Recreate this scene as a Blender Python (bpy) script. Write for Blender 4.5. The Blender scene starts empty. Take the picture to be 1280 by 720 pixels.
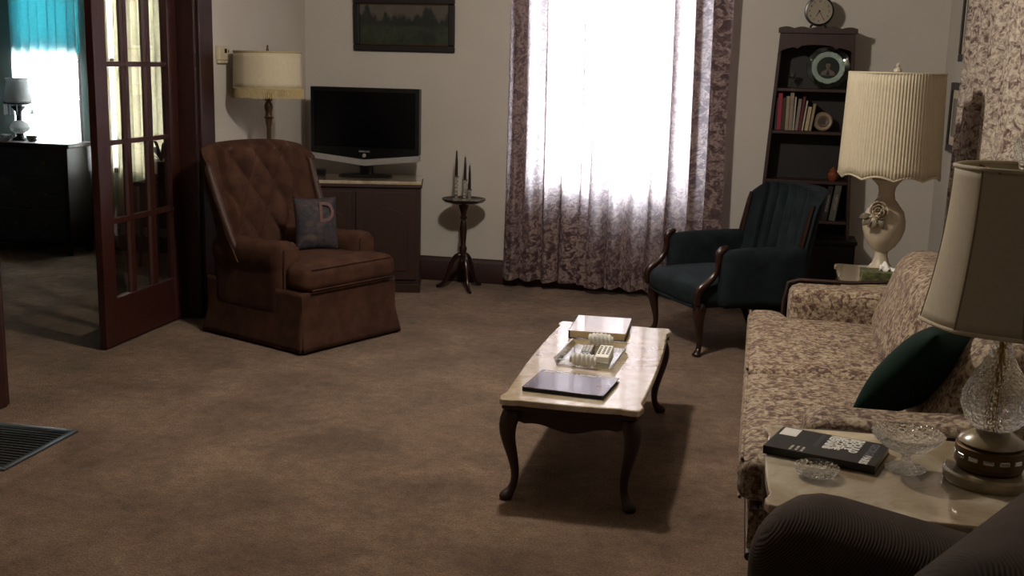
import bpy, bmesh, math, random
from mathutils import Matrix, Vector
random.seed(7)
PI = math.pi
S = bpy.context.scene
C = S.collection

# ---------------------------------------------------------------- camera
def cam_matrix(pit, yaw, rol):
    c, s = math.cos, math.sin
    A = Matrix(((1, 0, 0), (0, 0, 1), (0, -1, 0)))
    Rp = Matrix(((1, 0, 0), (0, c(pit), s(pit)), (0, -s(pit), c(pit))))
    Ry = Matrix(((c(yaw), -s(yaw), 0), (s(yaw), c(yaw), 0), (0, 0, 1)))
    Rr = Matrix(((c(rol), -s(rol), 0), (s(rol), c(rol), 0), (0, 0, 1)))
    return Ry @ Rp @ A @ Rr
M3 = cam_matrix(math.radians(11.3), math.radians(12.1), math.radians(-1.47))
cd = bpy.data.cameras.new('camera'); cam = bpy.data.objects.new('camera', cd); C.objects.link(cam)
cd.sensor_width = 36; cd.lens = 1410 / 1280 * 36; cd.clip_start = .05
mw = Matrix.Identity(4)
for r in range(3):
    mw[r][0] = M3[r][0]; mw[r][1] = -M3[r][1]; mw[r][2] = -M3[r][2]
mw[2][3] = 1.55
cam.matrix_world = mw
S.camera = cam

# ---------------------------------------------------------------- light and exposure
S.view_settings.view_transform = 'Standard'; S.view_settings.look = 'None'
S.view_settings.gamma = 1; S.view_settings.exposure = 0; S.view_settings.use_curve_mapping = False
W = bpy.data.worlds.new('sky'); S.world = W; W.use_nodes = True
bg = W.node_tree.nodes['Background']; bg.inputs[0].default_value = (.86, .93, 1, 1); bg.inputs[1].default_value = 80
def lamp(name, kind, loc, energy, col, size):
    l = bpy.data.lights.new(name, kind); l.energy = energy; l.color = col
    if kind == 'POINT': l.shadow_soft_size = size
    o = bpy.data.objects.new(name, l); C.objects.link(o); o.location = loc; return o
lamp('ceiling_lamp_light', 'POINT', (-1.0, 4.4, 2.42), 126, (1, .91, .80), .07)
S.cycles.max_bounces = 10; S.cycles.diffuse_bounces = 3; S.cycles.transparent_max_bounces = 12
S.cycles.transmission_bounces = 10; S.cycles.sample_clamp_indirect = 6; S.cycles.caustics_refractive = False

# ---------------------------------------------------------------- materials
def lin(c): return tuple((x / 12.92 if x <= .04045 else ((x + .055) / 1.055) ** 2.4) for x in c)
def hx(h): return lin(tuple(int(h[i:i + 2], 16) / 255 for i in (0, 2, 4)))
MATS = {}
def newmat(n):
    m = bpy.data.materials.new(n); m.use_nodes = True
    t = m.node_tree; b = t.nodes['Principled BSDF']; MATS[n] = m
    return m, t, b
def N(t, k, **kw):
    n = t.nodes.new(k)
    for a, v in kw.items():
        if a in n.inputs: n.inputs[a].default_value = v
        else: setattr(n, a, v)
    return n
def coords(t, scale=(1, 1, 1), kind='Object'):
    tc = t.nodes.new('ShaderNodeTexCoord'); mp = t.nodes.new('ShaderNodeMapping')
    mp.inputs['Scale'].default_value = scale
    t.links.new(tc.outputs[kind], mp.inputs[0]); return mp.outputs[0]
def ramp(t, fac, stops):
    r = t.nodes.new('ShaderNodeValToRGB'); e = r.color_ramp.elements
    while len(e) > 1: e.remove(e[0])
    for i, (p, c) in enumerate(stops):
        el = e[0] if i == 0 else e.new(p)
        el.position = p; el.color = (*c, 1)
    t.links.new(fac, r.inputs[0]); return r.outputs[0]
def noise(t, vec, scale, detail=4, rough=.6, dist=0):
    n = N(t, 'ShaderNodeTexNoise', Scale=scale, Detail=detail, Roughness=rough, Distortion=dist)
    t.links.new(vec, n.inputs['Vector']); return n.outputs['Fac']
def bump(t, b, h, strength=.3, dist=.01):
    n = N(t, 'ShaderNodeBump', Strength=strength, Distance=dist)
    t.links.new(h, n.inputs['Height']); t.links.new(n.outputs[0], b.inputs['Normal'])
def mix(t, fac, a, b, mode='MIX'):
    m = t.nodes.new('ShaderNodeMix'); m.data_type = 'RGBA'; m.blend_type = mode
    for sock, v in ((m.inputs[0], fac), (m.inputs[6], a), (m.inputs[7], b)):
        if isinstance(v, (int, float)): sock.default_value = v
        elif isinstance(v, tuple): sock.default_value = (*v, 1)
        else: t.links.new(v, sock)
    return m.outputs[2]
def plain(n, c, rough=.5, metal=0, spec=.5, coat=0, sheen=0, var=.08, vs=14, bmp=0):
    """a procedural paint / plastic / metal: the colour varies a little with a noise"""
    m, t, b = newmat(n); v = coords(t)
    f = noise(t, v, vs)
    c0 = tuple(x * (1 - var) for x in c); c1 = tuple(min(1, x * (1 + var)) for x in c)
    t.links.new(ramp(t, f, [(.3, c0), (.7, c1)]), b.inputs['Base Color'])
    b.inputs['Roughness'].default_value = rough; b.inputs['Metallic'].default_value = metal
    b.inputs['Specular IOR Level'].default_value = spec
    b.inputs['Coat Weight'].default_value = coat; b.inputs['Sheen Weight'].default_value = sheen
    if bmp: bump(t, b, f, bmp, .004)
    return m
def wood(n, dark, light, rough=.35, scale=(3, 3, .5), coat=.15):
    m, t, b = newmat(n); v = coords(t, scale)
    f = noise(t, v, 9, 6, .65, 1.6)
    t.links.new(ramp(t, f, [(.3, dark), (.7, light)]), b.inputs['Base Color'])
    b.inputs['Roughness'].default_value = rough; b.inputs['Coat Weight'].default_value = coat; b.inputs['Coat Roughness'].default_value = .2
    bump(t, b, f, .1, .002); return m
def velvet(n, c0, c1, scale=30, sheen=.25, rib=None):
    m, t, b = newmat(n); v = coords(t)
    f = noise(t, v, scale * .35, 5, .6)
    t.links.new(ramp(t, f, [(.3, c0), (.72, c1)]), b.inputs['Base Color'])
    b.inputs['Roughness'].default_value = .85; b.inputs['Sheen Weight'].default_value = sheen
    b.inputs['Sheen Roughness'].default_value = .4; b.inputs['Specular IOR Level'].default_value = .15
    b.inputs['Sheen Tint'].default_value = (*c1, 1)
    if rib:
        w = N(t, 'ShaderNodeTexWave', Scale=rib, bands_direction='DIAGONAL'); t.links.new(v, w.inputs['Vector'])
        bump(t, b, w.outputs['Fac'], .4, .002)
    else:
        bump(t, b, noise(t, v, 260, 2), .25, .002)
    return m

wood('dark_wood', hx('210e08'), hx('381a0f'), .55, coat=.03)
wood('black_wood', hx('0e0706'), hx('1a0f0c'), .55, coat=.03)
wood('door_wood', hx('260e0a'), hx('3f1810'), .5, coat=.05)
wood('casing_wood', hx('210d0a'), hx('371610'), .5, coat=.05)
wood('trim_wood', hx('2a1611'), hx('45271d'), .6, coat=0)
wood('chair_wood', hx('1b0d0a'), hx('331a13'), .25, coat=.4)
plain('wall_paint', hx('c9c3ba'), .9, spec=.2, var=.03, vs=3)
plain('dining_paint', hx('8e9a98'), .9, spec=.2, var=.03, vs=3)
plain('ceiling_paint', hx('a39c90'), .9, spec=.2, var=.02)
plain('cream_plastic', hx('c9bda4'), .5); plain('black_plastic', hx('0a0a0b'), .3); plain('dark_display', hx('15171a'), .2)
plain('silver_plastic', hx('a9a5a3'), .4, metal=.3); plain('tv_screen', hx('020204'), .25, spec=.25)
plain('brass', hx('8a6a34'), .32, metal=1); plain('dull_brass', hx('57432a'), .45, metal=.8)
plain('white_paper', hx('e6e3dc'), .7, var=.02); plain('black_print', hx('0b0b0d'), .5); plain('grey_print', hx('6a6d78'), .5)
plain('white_gloss', hx('e2dfe4'), .08, spec=1, coat=1, var=.03); plain('page_paper', hx('cbb994'), .8, var=.1, vs=80)
plain('candle_wax', hx('1d090c'), .45); plain('iron', hx('08080a'), .6, metal=.2); plain('vent_steel', hx('55565a'), .45, metal=.8)
plain('cavity_shade', hx('020202'), .9); plain('prism_glass', hx('c9d2d4'), .1)
plain('ceramic', hx('bdb09c'), .38, coat=.3, var=.1, vs=9); plain('ceramic_flower', hx('a2927c'), .5, var=.15)
plain('ceramic_leaf', hx('6d6453'), .5, var=.15)
plain('onyx', hx('97876a'), .25, coat=.4, var=.25, vs=18); plain('tissue', hx('f2f0ea'), .8, var=.02)
plain('silver_ring', hx('b8b6b0'), .25, metal=1)

def carpet():
    m, t, b = newmat('carpet'); v = coords(t)
    f1 = noise(t, v, 2.2, 6, .62, .4); f2 = noise(t, v, 17, 8, .78); f3 = noise(t, v, 120, 4, .75)
    a = ramp(t, f1, [(.32, hx('836a55')), (.5, hx('a0836b')), (.7, hx('bb9c80'))])
    d = ramp(t, f2, [(.36, (.5, .46, .43)), (.64, (1.0, 1.0, 1.0))])
    e = ramp(t, f3, [(.4, (.5, .47, .45)), (.56, (1, 1, 1))])
    t.links.new(mix(t, .8, mix(t, .8, a, d, 'MULTIPLY'), e, 'MULTIPLY'), b.inputs['Base Color'])
    b.inputs['Roughness'].default_value = 1; b.inputs['Specular IOR Level'].default_value = .05
    b.inputs['Sheen Weight'].default_value = .15
    n1 = N(t, 'ShaderNodeBump', Strength=.9, Distance=.02); t.links.new(f3, n1.inputs['Height'])
    n2 = N(t, 'ShaderNodeBump', Strength=.4, Distance=.02); t.links.new(f2, n2.inputs['Height'])
    t.links.new(n2.outputs[0], n1.inputs['Normal']); t.links.new(n1.outputs[0], b.inputs['Normal'])
carpet()
def marble():
    m, t, b = newmat('marble'); v = coords(t)
    f = noise(t, v, 5, 8, .65, 2.2); g = noise(t, v, 2.1, 5, .6, 1)
    a = ramp(t, f, [(.3, hx('ab9a7b')), (.45, hx('cbbd a4'.replace(' ',''))), (.62, hx('d9cfba'))])
    d = ramp(t, g, [(.42, hx('b7a07c')), (.6, (1, 1, 1))])
    t.links.new(mix(t, .55, a, d, 'MULTIPLY'), b.inputs['Base Color'])
    b.inputs['Roughness'].default_value = .1; b.inputs['Specular IOR Level'].default_value = 1
    b.inputs['Coat Weight'].default_value = 1; b.inputs['Coat Roughness'].default_value = .06; b.inputs['Coat IOR'].default_value = 1.6
marble()
def floral_cloth(n, ground, mid, dark, scale, trans, sh=0):
    """printed curtain cloth: pale sprigs and leaves on a mauve-brown ground; lets daylight through"""
    m, t, b = newmat(n); v = coords(t, (1, 1, 1), 'UV')
    f = noise(t, v, 11 * scale, 4, .62, 1.2); g = noise(t, v, 30 * scale, 3, .6, .8)
    vo = N(t, 'ShaderNodeTexVoronoi', Scale=17 * scale); t.links.new(v, vo.inputs['Vector'])
    base = ramp(t, f, [(.44 - sh, dark), (.49 - sh, mid), (.53 - sh, ground), (.62, ground), (.66, mid)])
    leaf = ramp(t, g, [(.44, (.5, .46, .46)), (.54, (1, 1, 1))])
    petal = ramp(t, vo.outputs['Distance'], [(.12, (1, 1, 1)), (.5, (.72, .68, .68))])
    col = mix(t, .75, mix(t, .85, base, leaf, 'MULTIPLY'), petal, 'MULTIPLY')
    t.links.new(col, b.inputs['Base Color']); b.inputs['Roughness'].default_value = .9
    b.inputs['Specular IOR Level'].default_value = .1
    tr = t.nodes.new('ShaderNodeBsdfTranslucent')
    t.links.new(mix(t, .45, col, (.95, .86, .98), 'MIX'), tr.inputs[0])
    mx = t.nodes.new('ShaderNodeMixShader'); mx.inputs[0].default_value = trans
    t.links.new(b.outputs[0], mx.inputs[1]); t.links.new(tr.outputs[0], mx.inputs[2])
    t.links.new(mx.outputs[0], t.nodes['Material Output'].inputs[0])
floral_cloth('shaded_curtain_cloth', hx('c2b1ab'), hx('846c6b'), hx('5f4a4c'), 2.1, .36, .01)  # same fabric as the side curtain; its backlit shade is put into darker colours
floral_cloth('side_curtain_cloth', hx('d3c8b8'), hx('9f8d84'), hx('7d6a66'), 1.7, .05, .06)
def sheer(n, col, trans, transp):
    m, t, b = newmat(n); v = coords(t, (1, 1, 1), 'UV')
    f = noise(t, v, 40, 3)
    c = ramp(t, f, [(.3, tuple(x * .85 for x in col)), (.7, col)])
    t.links.new(c, b.inputs['Base Color']); b.inputs['Roughness'].default_value = .9
    tr = t.nodes.new('ShaderNodeBsdfTranslucent'); t.links.new(c, tr.inputs[0])
    mx = t.nodes.new('ShaderNodeMixShader'); mx.inputs[0].default_value = trans
    t.links.new(b.outputs[0], mx.inputs[1]); t.links.new(tr.outputs[0], mx.inputs[2])
    tp = t.nodes.new('ShaderNodeBsdfTransparent'); m2 = t.nodes.new('ShaderNodeMixShader'); m2.inputs[0].default_value = transp
    t.links.new(mx.outputs[0], m2.inputs[1]); t.links.new(tp.outputs[0], m2.inputs[2])
    t.links.new(m2.outputs[0], t.nodes['Material Output'].inputs[0])
sheer('sheer_white', (.85, .93, .95), .5, .16)
sheer('sheer_cream', hx('cdc2a6'), .085, .0)
sheer('blue_shade', hx('3fb0c0'), .12, .0)
def sofa_cloth():
    m, t, b = newmat('sofa_cloth'); v = coords(t, (1, 1, 1))
    f = noise(t, v, 34, 4, .62, 1.0); g = noise(t, v, 70, 3, .6)
    a = ramp(t, f, [(.44, hx('b3a48e')), (.52, hx('917c6a')), (.58, hx('664f48'))])
    d = ramp(t, g, [(.35, hx('8a7058')), (.6, (1, 1, 1))])
    t.links.new(mix(t, .75, a, d, 'MULTIPLY'), b.inputs['Base Color'])
    b.inputs['Roughness'].default_value = .75; b.inputs['Specular IOR Level'].default_value = .25; b.inputs['Sheen Weight'].default_value = .1
    bump(t, b, f, .3, .004)
sofa_cloth()
velvet('brown_velvet', hx('33211a'), hx('503528'))
velvet('blue_velvet', hx('151b1e'), hx('232d31'), sheen=.18)
velvet('green_velvet', hx('081814'), hx('0f2822'), sheen=.06)
velvet('ribbed_brown', hx('3b302a'), hx('4b3e35'), rib=95)
def tapestry():
    m, t, b = newmat('tapestry'); v = coords(t)
    f = noise(t, v, 16, 4, .6, 1.5)
    t.links.new(ramp(t, f, [(.36, hx('1f1f26')), (.5, hx('302c33')), (.6, hx('46322f')), (.68, hx('46443c'))]), b.inputs['Base Color'])
    b.inputs['Roughness'].default_value = .8; bump(t, b, f, .4, .004)
tapestry()
plain('tapestry_motif', hx('5f4440'), .8, var=.2, vs=60)
def shade_mat(n, col, trans):
    m, t, b = newmat(n); v = coords(t)
    c = ramp(t, noise(t, v, 60, 3), [(.3, tuple(x * .92 for x in col)), (.7, col)])
    t.links.new(c, b.inputs['Base Color']); b.inputs['Roughness'].default_value = .8
    tr = t.nodes.new('ShaderNodeBsdfTranslucent'); t.links.new(c, tr.inputs[0])
    mx = t.nodes.new('ShaderNodeMixShader'); mx.inputs[0].default_value = trans
    t.links.new(b.outputs[0], mx.inputs[1]); t.links.new(tr.outputs[0], mx.inputs[2])
    t.links.new(mx.outputs[0], t.nodes['Material Output'].inputs[0])
shade_mat('milk_glass', hx('e4e6e6'), .5); shade_mat('ivory_shade', hx('d2c7ae'), .2); shade_mat('silk_shade', hx('d5c9ae'), .15); shade_mat('beige_shade', hx('c9bca4'), .08)
plain('fringe', hx('a8966f'), .9, var=.2, vs=120); plain('shade_trim', hx('8e7f62'), .8)
def glass(n, col=(1, 1, 1), rough=.0, ior=1.5):
    m, t, b = newmat(n)
    c = ramp(t, noise(t, coords(t), 8), [(.3, tuple(x * .96 for x in col)), (.7, col)])
    t.links.new(c, b.inputs['Base Color'])
    b.inputs['Transmission Weight'].default_value = 1; b.inputs['Roughness'].default_value = rough; b.inputs['IOR'].default_value = ior
def thin_crystal():
    glass('crystal', (.98, .98, .96), .02); t = MATS['crystal'].node_tree
    tp = t.nodes.new('ShaderNodeBsdfTransparent'); mx = t.nodes.new('ShaderNodeMixShader'); mx.inputs[0].default_value = .4
    t.links.new(t.nodes['Principled BSDF'].outputs[0], mx.inputs[1]); t.links.new(tp.outputs[0], mx.inputs[2])
    t.links.new(mx.outputs[0], t.nodes['Material Output'].inputs[0])
thin_crystal()
def cut_crystal():
    glass('cut_crystal', (.98, .98, .96), .015); t = MATS['cut_crystal'].node_tree; b = t.nodes['Principled BSDF']
    vo = N(t, 'ShaderNodeTexVoronoi', Scale=95); t.links.new(coords(t), vo.inputs['Vector'])
    bump(t, b, vo.outputs['Distance'], 1.0, .006)
    tp = t.nodes.new('ShaderNodeBsdfTransparent'); mx = t.nodes.new('ShaderNodeMixShader'); mx.inputs[0].default_value = .22
    t.links.new(b.outputs[0], mx.inputs[1]); t.links.new(tp.outputs[0], mx.inputs[2])
    t.links.new(mx.outputs[0], t.nodes['Material Output'].inputs[0])
cut_crystal()
glass('frosted_crystal', (.95, .94, .9), .3)
MATS['frosted_crystal'].node_tree.nodes['Principled BSDF'].inputs['Transmission Weight'].default_value = .25
def pane_mat():
    m, t, b = newmat('pane_glass')
    lw = N(t, 'ShaderNodeLayerWeight', Blend=.5)
    fr = t.nodes.new('ShaderNodeValToRGB'); fr.color_ramp.elements[0].position = .3; fr.color_ramp.elements[0].color = (.035, .035, .035, 1); fr.color_ramp.elements[1].color = (.9, .9, .9, 1); fr.color_ramp.interpolation = 'EASE'
    t.links.new(lw.outputs['Facing'], fr.inputs[0])
    tp = t.nodes.new('ShaderNodeBsdfTransparent'); gl = N(t, 'ShaderNodeBsdfGlossy', Roughness=.02)
    t.links.new(ramp(t, noise(t, coords(t), 5), [(0, (.9, .9, .86)), (1, (.96, .96, .93))]), tp.inputs[0])
    mx = t.nodes.new('ShaderNodeMixShader'); t.links.new(fr.outputs[0], mx.inputs[0])
    t.links.new(tp.outputs[0], mx.inputs[1]); t.links.new(gl.outputs[0], mx.inputs[2])
    t.links.new(mx.outputs[0], t.nodes['Material Output'].inputs[0])
pane_mat()
def painting():
    m, t, b = newmat('landscape_paint'); v = coords(t)
    sp = t.nodes.new('ShaderNodeSeparateXYZ'); t.links.new(v, sp.inputs[0])
    cx = t.nodes.new('ShaderNodeCombineXYZ'); t.links.new(sp.outputs['X'], cx.inputs[0])
    n1 = noise(t, cx.outputs[0], 9, 2, .5); n2 = noise(t, v, 40, 4, .7)
    h1 = N(t, 'ShaderNodeMath', operation='MULTIPLY_ADD'); t.links.new(n1, h1.inputs[0]); h1.inputs[1].default_value = -.42; t.links.new(sp.outputs['Z'], h1.inputs[2])
    h2 = N(t, 'ShaderNodeMath', operation='MULTIPLY_ADD'); t.links.new(n2, h2.inputs[0]); h2.inputs[1].default_value = .08; t.links.new(h1.outputs[0], h2.inputs[2])
    tree = ramp(t, h2.outputs[0], [(.0, (1, 1, 1)), (.06, (1, 1, 1)), (.09, (0, 0, 0))])
    sky = ramp(t, noise(t, v, 7, 3), [(.3, hx('4d4843')), (.7, hx('5f574f'))])
    land = mix(t, tree, sky, ramp(t, n2, [(.3, hx('1a211e')), (.7, hx('2a302a'))]))
    fld = ramp(t, sp.outputs['Z'], [(.165, (1, 1, 1)), (.185, (0, 0, 0))])
    grass = ramp(t, noise(t, v, 14, 4, .6, 1), [(.35, hx('222a22')), (.65, hx('3a4234'))])
    t.links.new(mix(t, fld, land, grass), b.inputs['Base Color']); b.inputs['Roughness'].default_value = .35
painting()
def photo_print(n, cols, rough=.12):
    m, t, b = newmat(n); v = coords(t)
    f = noise(t, v, 14, 4, .6, .8)
    t.links.new(ramp(t, f, [(.3 + .4 * i / (len(cols) - 1), c) for i, c in enumerate(cols)]), b.inputs['Base Color'])
    b.inputs['Roughness'].default_value = rough; b.inputs['Specular IOR Level'].default_value = .6
photo_print('cover_print', [hx('26222e'), hx('4a4250'), hx('3a2f38'), hx('6d5a58')])
photo_print('novel_print', [hx('07080c'), hx('0d0e15'), hx('1c1716'), hx('15122a')], .45)
photo_print('wall_print', [hx('262423'), hx('4c4a45'), hx('2d2b2a')])
def green_box():
    m, t, b = newmat('green_box'); v = coords(t, (60, 60, 60))
    f = noise(t, v, .6, 4, .6); t.links.new(ramp(t, f, [(.35, hx('2c3120')), (.5, hx('515536')), (.65, hx('77784f'))]), b.inputs['Base Color'])
green_box()
def stitched(n, c): return plain(n, c, .7, var=.18, vs=40)
for n, c in (('book_red', '8c2437'), ('book_dark', '241d1e'), ('book_olive', '35281c'), ('book_tan', '857869'), ('book_grey', '79706a'),
             ('book_maroon', '5a1f22'), ('book_white', 'a79d90'), ('book_cream', 'a89878'), ('book_beige', '8d7d68'), ('book_black', '14110f'), ('book_slate', '46443f'), ('book_blue', '262a33')):
    stitched(n, hx(c))
plain('clay_orange', hx('7c3f24'), .5); plain('disc_tan', hx('85705c'), .5); plain('disc_dark', hx('5b4a3e'), .5)
plain('clock_face', hx('b6aaa4'), .4, var=.03)
glass('plate_glass', (.82, .93, .88), .05); plain('plate_frost', hx('8fa196'), .4); plain('plate_dark', hx('1c2522'), .3)

# ---------------------------------------------------------------- mesh helpers
class MB:
    def __init__(s): s.v = []; s.f = []; s.uv = None
    def add(s, vs, fs):
        o = len(s.v); s.v += [tuple(p) for p in vs]; s.f += [tuple(i + o for i in f) for f in fs]; return s
    def box(s, x0, x1, y0, y1, z0, z1):
        vs = [(x, y, z) for z in (z0, z1) for y in (y0, y1) for x in (x0, x1)]
        return s.add(vs, [(0, 2, 3, 1), (4, 5, 7, 6), (0, 1, 5, 4), (2, 6, 7, 3), (0, 4, 6, 2), (1, 3, 7, 5)])
    def grid(s, fn, nu, nv, closeu=False, capv=False):
        vs = [fn(i / nu if closeu else i / nu, j / nv) for j in range(nv + 1) for i in range(nu if closeu else nu + 1)]
        w = nu if closeu else nu + 1; fs = []
        for j in range(nv):
            for i in range(nu):
                a = j * w + i; b = j * w + (i + 1) % w
                fs.append((a, b, b + w, a + w))
        if capv: fs.append(tuple(reversed(range(w)))); fs.append(tuple(nv * w + i for i in range(w)))
        return s.add(vs, fs)
    def lathe(s, prof, seg=32, cx=0, cy=0, rad=None):
        """prof: (r, z) from bottom to top"""
        n = len(prof) - 1
        def fn(u, v):
            r, z = prof[int(round(v * n))]; a = u * 2 * PI
            if rad: r, z = rad(a, r, z, v)
            return (cx + r * math.cos(a), cy + r * math.sin(a), z)
        return s.grid(fn, seg, n, True, prof[0][0] > 0 or True)
    def tube(s, path, rad, seg=10, squash=1):
        P = [Vector(p) for p in path]; n = len(P); R = rad if isinstance(rad, (list, tuple)) else [rad] * n
        vs = []; up = Vector((0, 0, 1)); prev = None
        for i in range(n):
            d = (P[min(i + 1, n - 1)] - P[max(i - 1, 0)]).normalized()
            if prev is None:
                a = d.cross(up)
                if a.length < .1: a = d.cross(Vector((0, 1, 0)))
            else: a = prev - d * prev.dot(d)
            a.normalize(); prev = a; b = d.cross(a)
            for k in range(seg):
                t = 2 * PI * k / seg
                vs.append(P[i] + a * math.cos(t) * R[i] + b * math.sin(t) * R[i] * squash)
        fs = [(j * seg + k, j * seg + (k + 1) % seg, (j + 1) * seg + (k + 1) % seg, (j + 1) * seg + k) for j in range(n - 1) for k in range(seg)]
        fs += [tuple(reversed(range(seg))), tuple((n - 1) * seg + k for k in range(seg))]
        return s.add(vs, fs)
    def prism(s, poly, a0, a1, axis='z'):
        """poly 2-D ccw, pushed along axis"""
        def P(p, a):
            return {'z': (p[0], p[1], a), 'y': (p[0], a, p[1]), 'x': (a, p[0], p[1])}[axis]
        n = len(poly); vs = [P(p, a0) for p in poly] + [P(p, a1) for p in poly]
        fs = [tuple(reversed(range(n))), tuple(range(n, 2 * n))] + [(i, (i + 1) % n, n + (i + 1) % n, n + i) for i in range(n)]
        return s.add(vs, fs)
    def soft(s, x0, x1, y0, y1, z0, z1, r=.04, crown=0, n=10, puff=0):
        """cushion: rounded box, its top crowned, its sides puffed"""
        cx, cy, cz = (x0 + x1) / 2, (y0 + y1) / 2, (z0 + z1) / 2; h = Vector(((x1 - x0) / 2, (y1 - y0) / 2, (z1 - z0) / 2))
        r = min(r, *h)
        bm = bmesh.new(); bmesh.ops.create_cube(bm, size=2); bmesh.ops.subdivide_edges(bm, edges=bm.edges[:], cuts=n, use_grid_fill=True)
        for v in bm.verts:
            q = Vector([math.copysign(abs(c) ** .8, c) if abs(c) < 1 else c for c in v.co])
            p = Vector([q[i] * h[i] for i in range(3)])
            inner = Vector([max(-(h[i] - r), min(h[i] - r, p[i])) for i in range(3)])
            d = p - inner
            if d.length > 1e-9: p = inner + d.normalized() * r
            u, w, t = [max(-1, min(1, p[i] / h[i])) for i in range(3)]
            if crown and p.z > 0: p.z += crown * (1 - u * u) * (1 - w * w)
            if puff:
                p.x += puff * u * (1 - w * w) * (1 - t * t); p.y += puff * w * (1 - u * u) * (1 - t * t)
            v.co = p + Vector((cx, cy, cz))
        bm.verts.index_update()
        s.add([v.co[:] for v in bm.verts], [[v.index for v in f.verts] for f in bm.faces]); bm.free(); return s
    def xf(s, m):
        s.v = [tuple(m @ Vector(p)) for p in s.v]; return s
    def build(s, name, mat, parent=None, loc=(0, 0, 0), rot=(0, 0, 0), smooth=35, bevel=0, seg=2, sub=0, solid=0):
        me = bpy.data.meshes.new(name); me.from_pydata(s.v, [], s.f); me.update()
        bm = bmesh.new(); bm.from_mesh(me); bmesh.ops.remove_doubles(bm, verts=bm.verts[:], dist=1e-6) if not s.uv else None
        if not s.uv: bmesh.ops.recalc_face_normals(bm, faces=bm.faces[:])
        bm.to_mesh(me); bm.free()
        if s.uv:
            l = me.uv_layers.new(name='UVMap')
            for lp in me.loops: l.data[lp.index].uv = s.uv[lp.vertex_index]
        if smooth:
            me.shade_smooth(); me.set_sharp_from_angle(angle=math.radians(smooth))
        me.materials.append(MATS[mat])
        o = bpy.data.objects.new(name, me); C.objects.link(o); o.parent = parent; o.location = loc; o.rotation_euler = rot
        if bevel:
            b = o.modifiers.new('bevel', 'BEVEL'); b.width = bevel; b.segments = seg; b.limit_method = 'ANGLE'; b.angle_limit = math.radians(40); b.harden_normals = True
        if solid:
            b = o.modifiers.new('solid', 'SOLIDIFY'); b.thickness = solid; b.offset = 0
        if sub:
            b = o.modifiers.new('sub', 'SUBSURF'); b.levels = sub; b.render_levels = sub
        return o
def bx(name, mat, parent, x0, x1, y0, y1, z0, z1, bevel=.004, **k): return MB().box(x0, x1, y0, y1, z0, z1).build(name, mat, parent, bevel=bevel, **k)
def tag(o, label, cat, group=None):
    o['label'] = label; o['category'] = cat
    if group: o['group'] = group
    return o
def thing(name, label, cat, loc=(0, 0, 0), rz=0, group=None):
    o = bpy.data.objects.new(name, None); C.objects.link(o); o.location = loc; o.rotation_euler = (0, 0, rz); o.empty_display_size = .1
    return tag(o, label, cat, group)
def structure(o): o['kind'] = 'structure'; return o
def sempty(name, loc=(0, 0, 0)):
    o = bpy.data.objects.new(name, None); C.objects.link(o); o.location = loc; return structure(o)
def text(name, body, mat, parent, loc, rot, size, bold=0, ext=.0003, align='LEFT', sx=1):
    cu = bpy.data.curves.new(name, 'FONT'); cu.body = body; cu.size = size; cu.extrude = ext; cu.offset = bold; cu.align_x = align; cu.align_y = 'CENTER'; cu.resolution_u = 3
    tmp = bpy.data.objects.new(name, cu); me = bpy.data.meshes.new_from_object(tmp); bpy.data.objects.remove(tmp)
    me.materials.clear(); me.materials.append(MATS[mat])
    o = bpy.data.objects.new(name, me); C.objects.link(o); o.parent = parent; o.location = loc; o.rotation_euler = rot; o.scale = (sx, 1, 1)
    return o
def circle(cx, cy, r, n=32, a0=0): return [(cx + r * math.cos(a0 + 2 * PI * i / n), cy + r * math.sin(a0 + 2 * PI * i / n)) for i in range(n)]

# ================================================================ the setting
BW, LW, RW, CEIL = 7.70, -3.20, 1.12, 2.62
structure(bx('floor', 'carpet', None, -7.0, 1.5, -1.6, 8.3, -.12, 0, 0))
structure(bx('ceiling', 'ceiling_paint', None, -7.0, 1.5, -1.6, 8.3, CEIL, CEIL + .1, 0))
def wall_hole(name, mat, x0, x1, y0, y1, holes):
    """wall running along X with window holes (hx0, hx1, hz0, hz1)"""
    m = MB(); xs = x0
    for a, b, c, d in sorted(holes):
        m.box(xs, a, y0, y1, 0, CEIL); m.box(a, b, y0, y1, 0, c); m.box(a, b, y0, y1, d, CEIL); xs = b
    m.box(xs, x1, y0, y1, 0, CEIL)
    return structure(m.build(name, mat, smooth=0))
WX0, WX1, WZ0, WZ1 = -1.45, -.57, .74, 2.2
wall_hole('wall_back', 'wall_paint', LW - .1, RW + .18, BW, BW + .16, [(WX0, WX1, WZ0, WZ1)])
structure(bx('wall_right', 'wall_paint', None, RW, RW + .18, -1.5, BW, 0, CEIL, 0))
structure(bx('wall_front', 'dark_wood', None, -3.4, RW, -1.5, -1.35, 0, CEIL, 0))  # out of view; dark wood finish made up to deepen the room's shadows
m = MB().box(LW - .2, LW, -1.35, 4.25, 0, CEIL).box(LW - .2, LW, 6.06, BW, 0, CEIL).box(LW - .2, LW, 4.25, 6.06, 2.08, CEIL)
structure(m.build('wall_left', 'wall_paint', smooth=0))
# dining room shell
D1 = (-5.80, -5.22, .80, 2.25); D2 = (-5.02, -4.40, .62, 2.25)
wall_hole('wall_dining_back', 'dining_paint', -6.9, LW - .2, 8.05, 8.2, [D1, D2])
structure(bx('wall_dining_left', 'dining_paint', None, -6.9, -6.7, 2.6, 8.05, 0, CEIL, 0))
structure(bx('wall_dining_front', 'dining_paint', None, -6.7, LW - .2, 2.4, 2.6, 0, CEIL, 0))
structure(bx('wall_dining_side', 'dining_paint', None, LW - .2, LW - .1, BW, 8.05, 0, CEIL, 0))
structure(bx('baseboard_dining', 'casing_wood', None, -6.68, LW - .21, 8.02, 8.048, 0, .17, .004))
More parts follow.
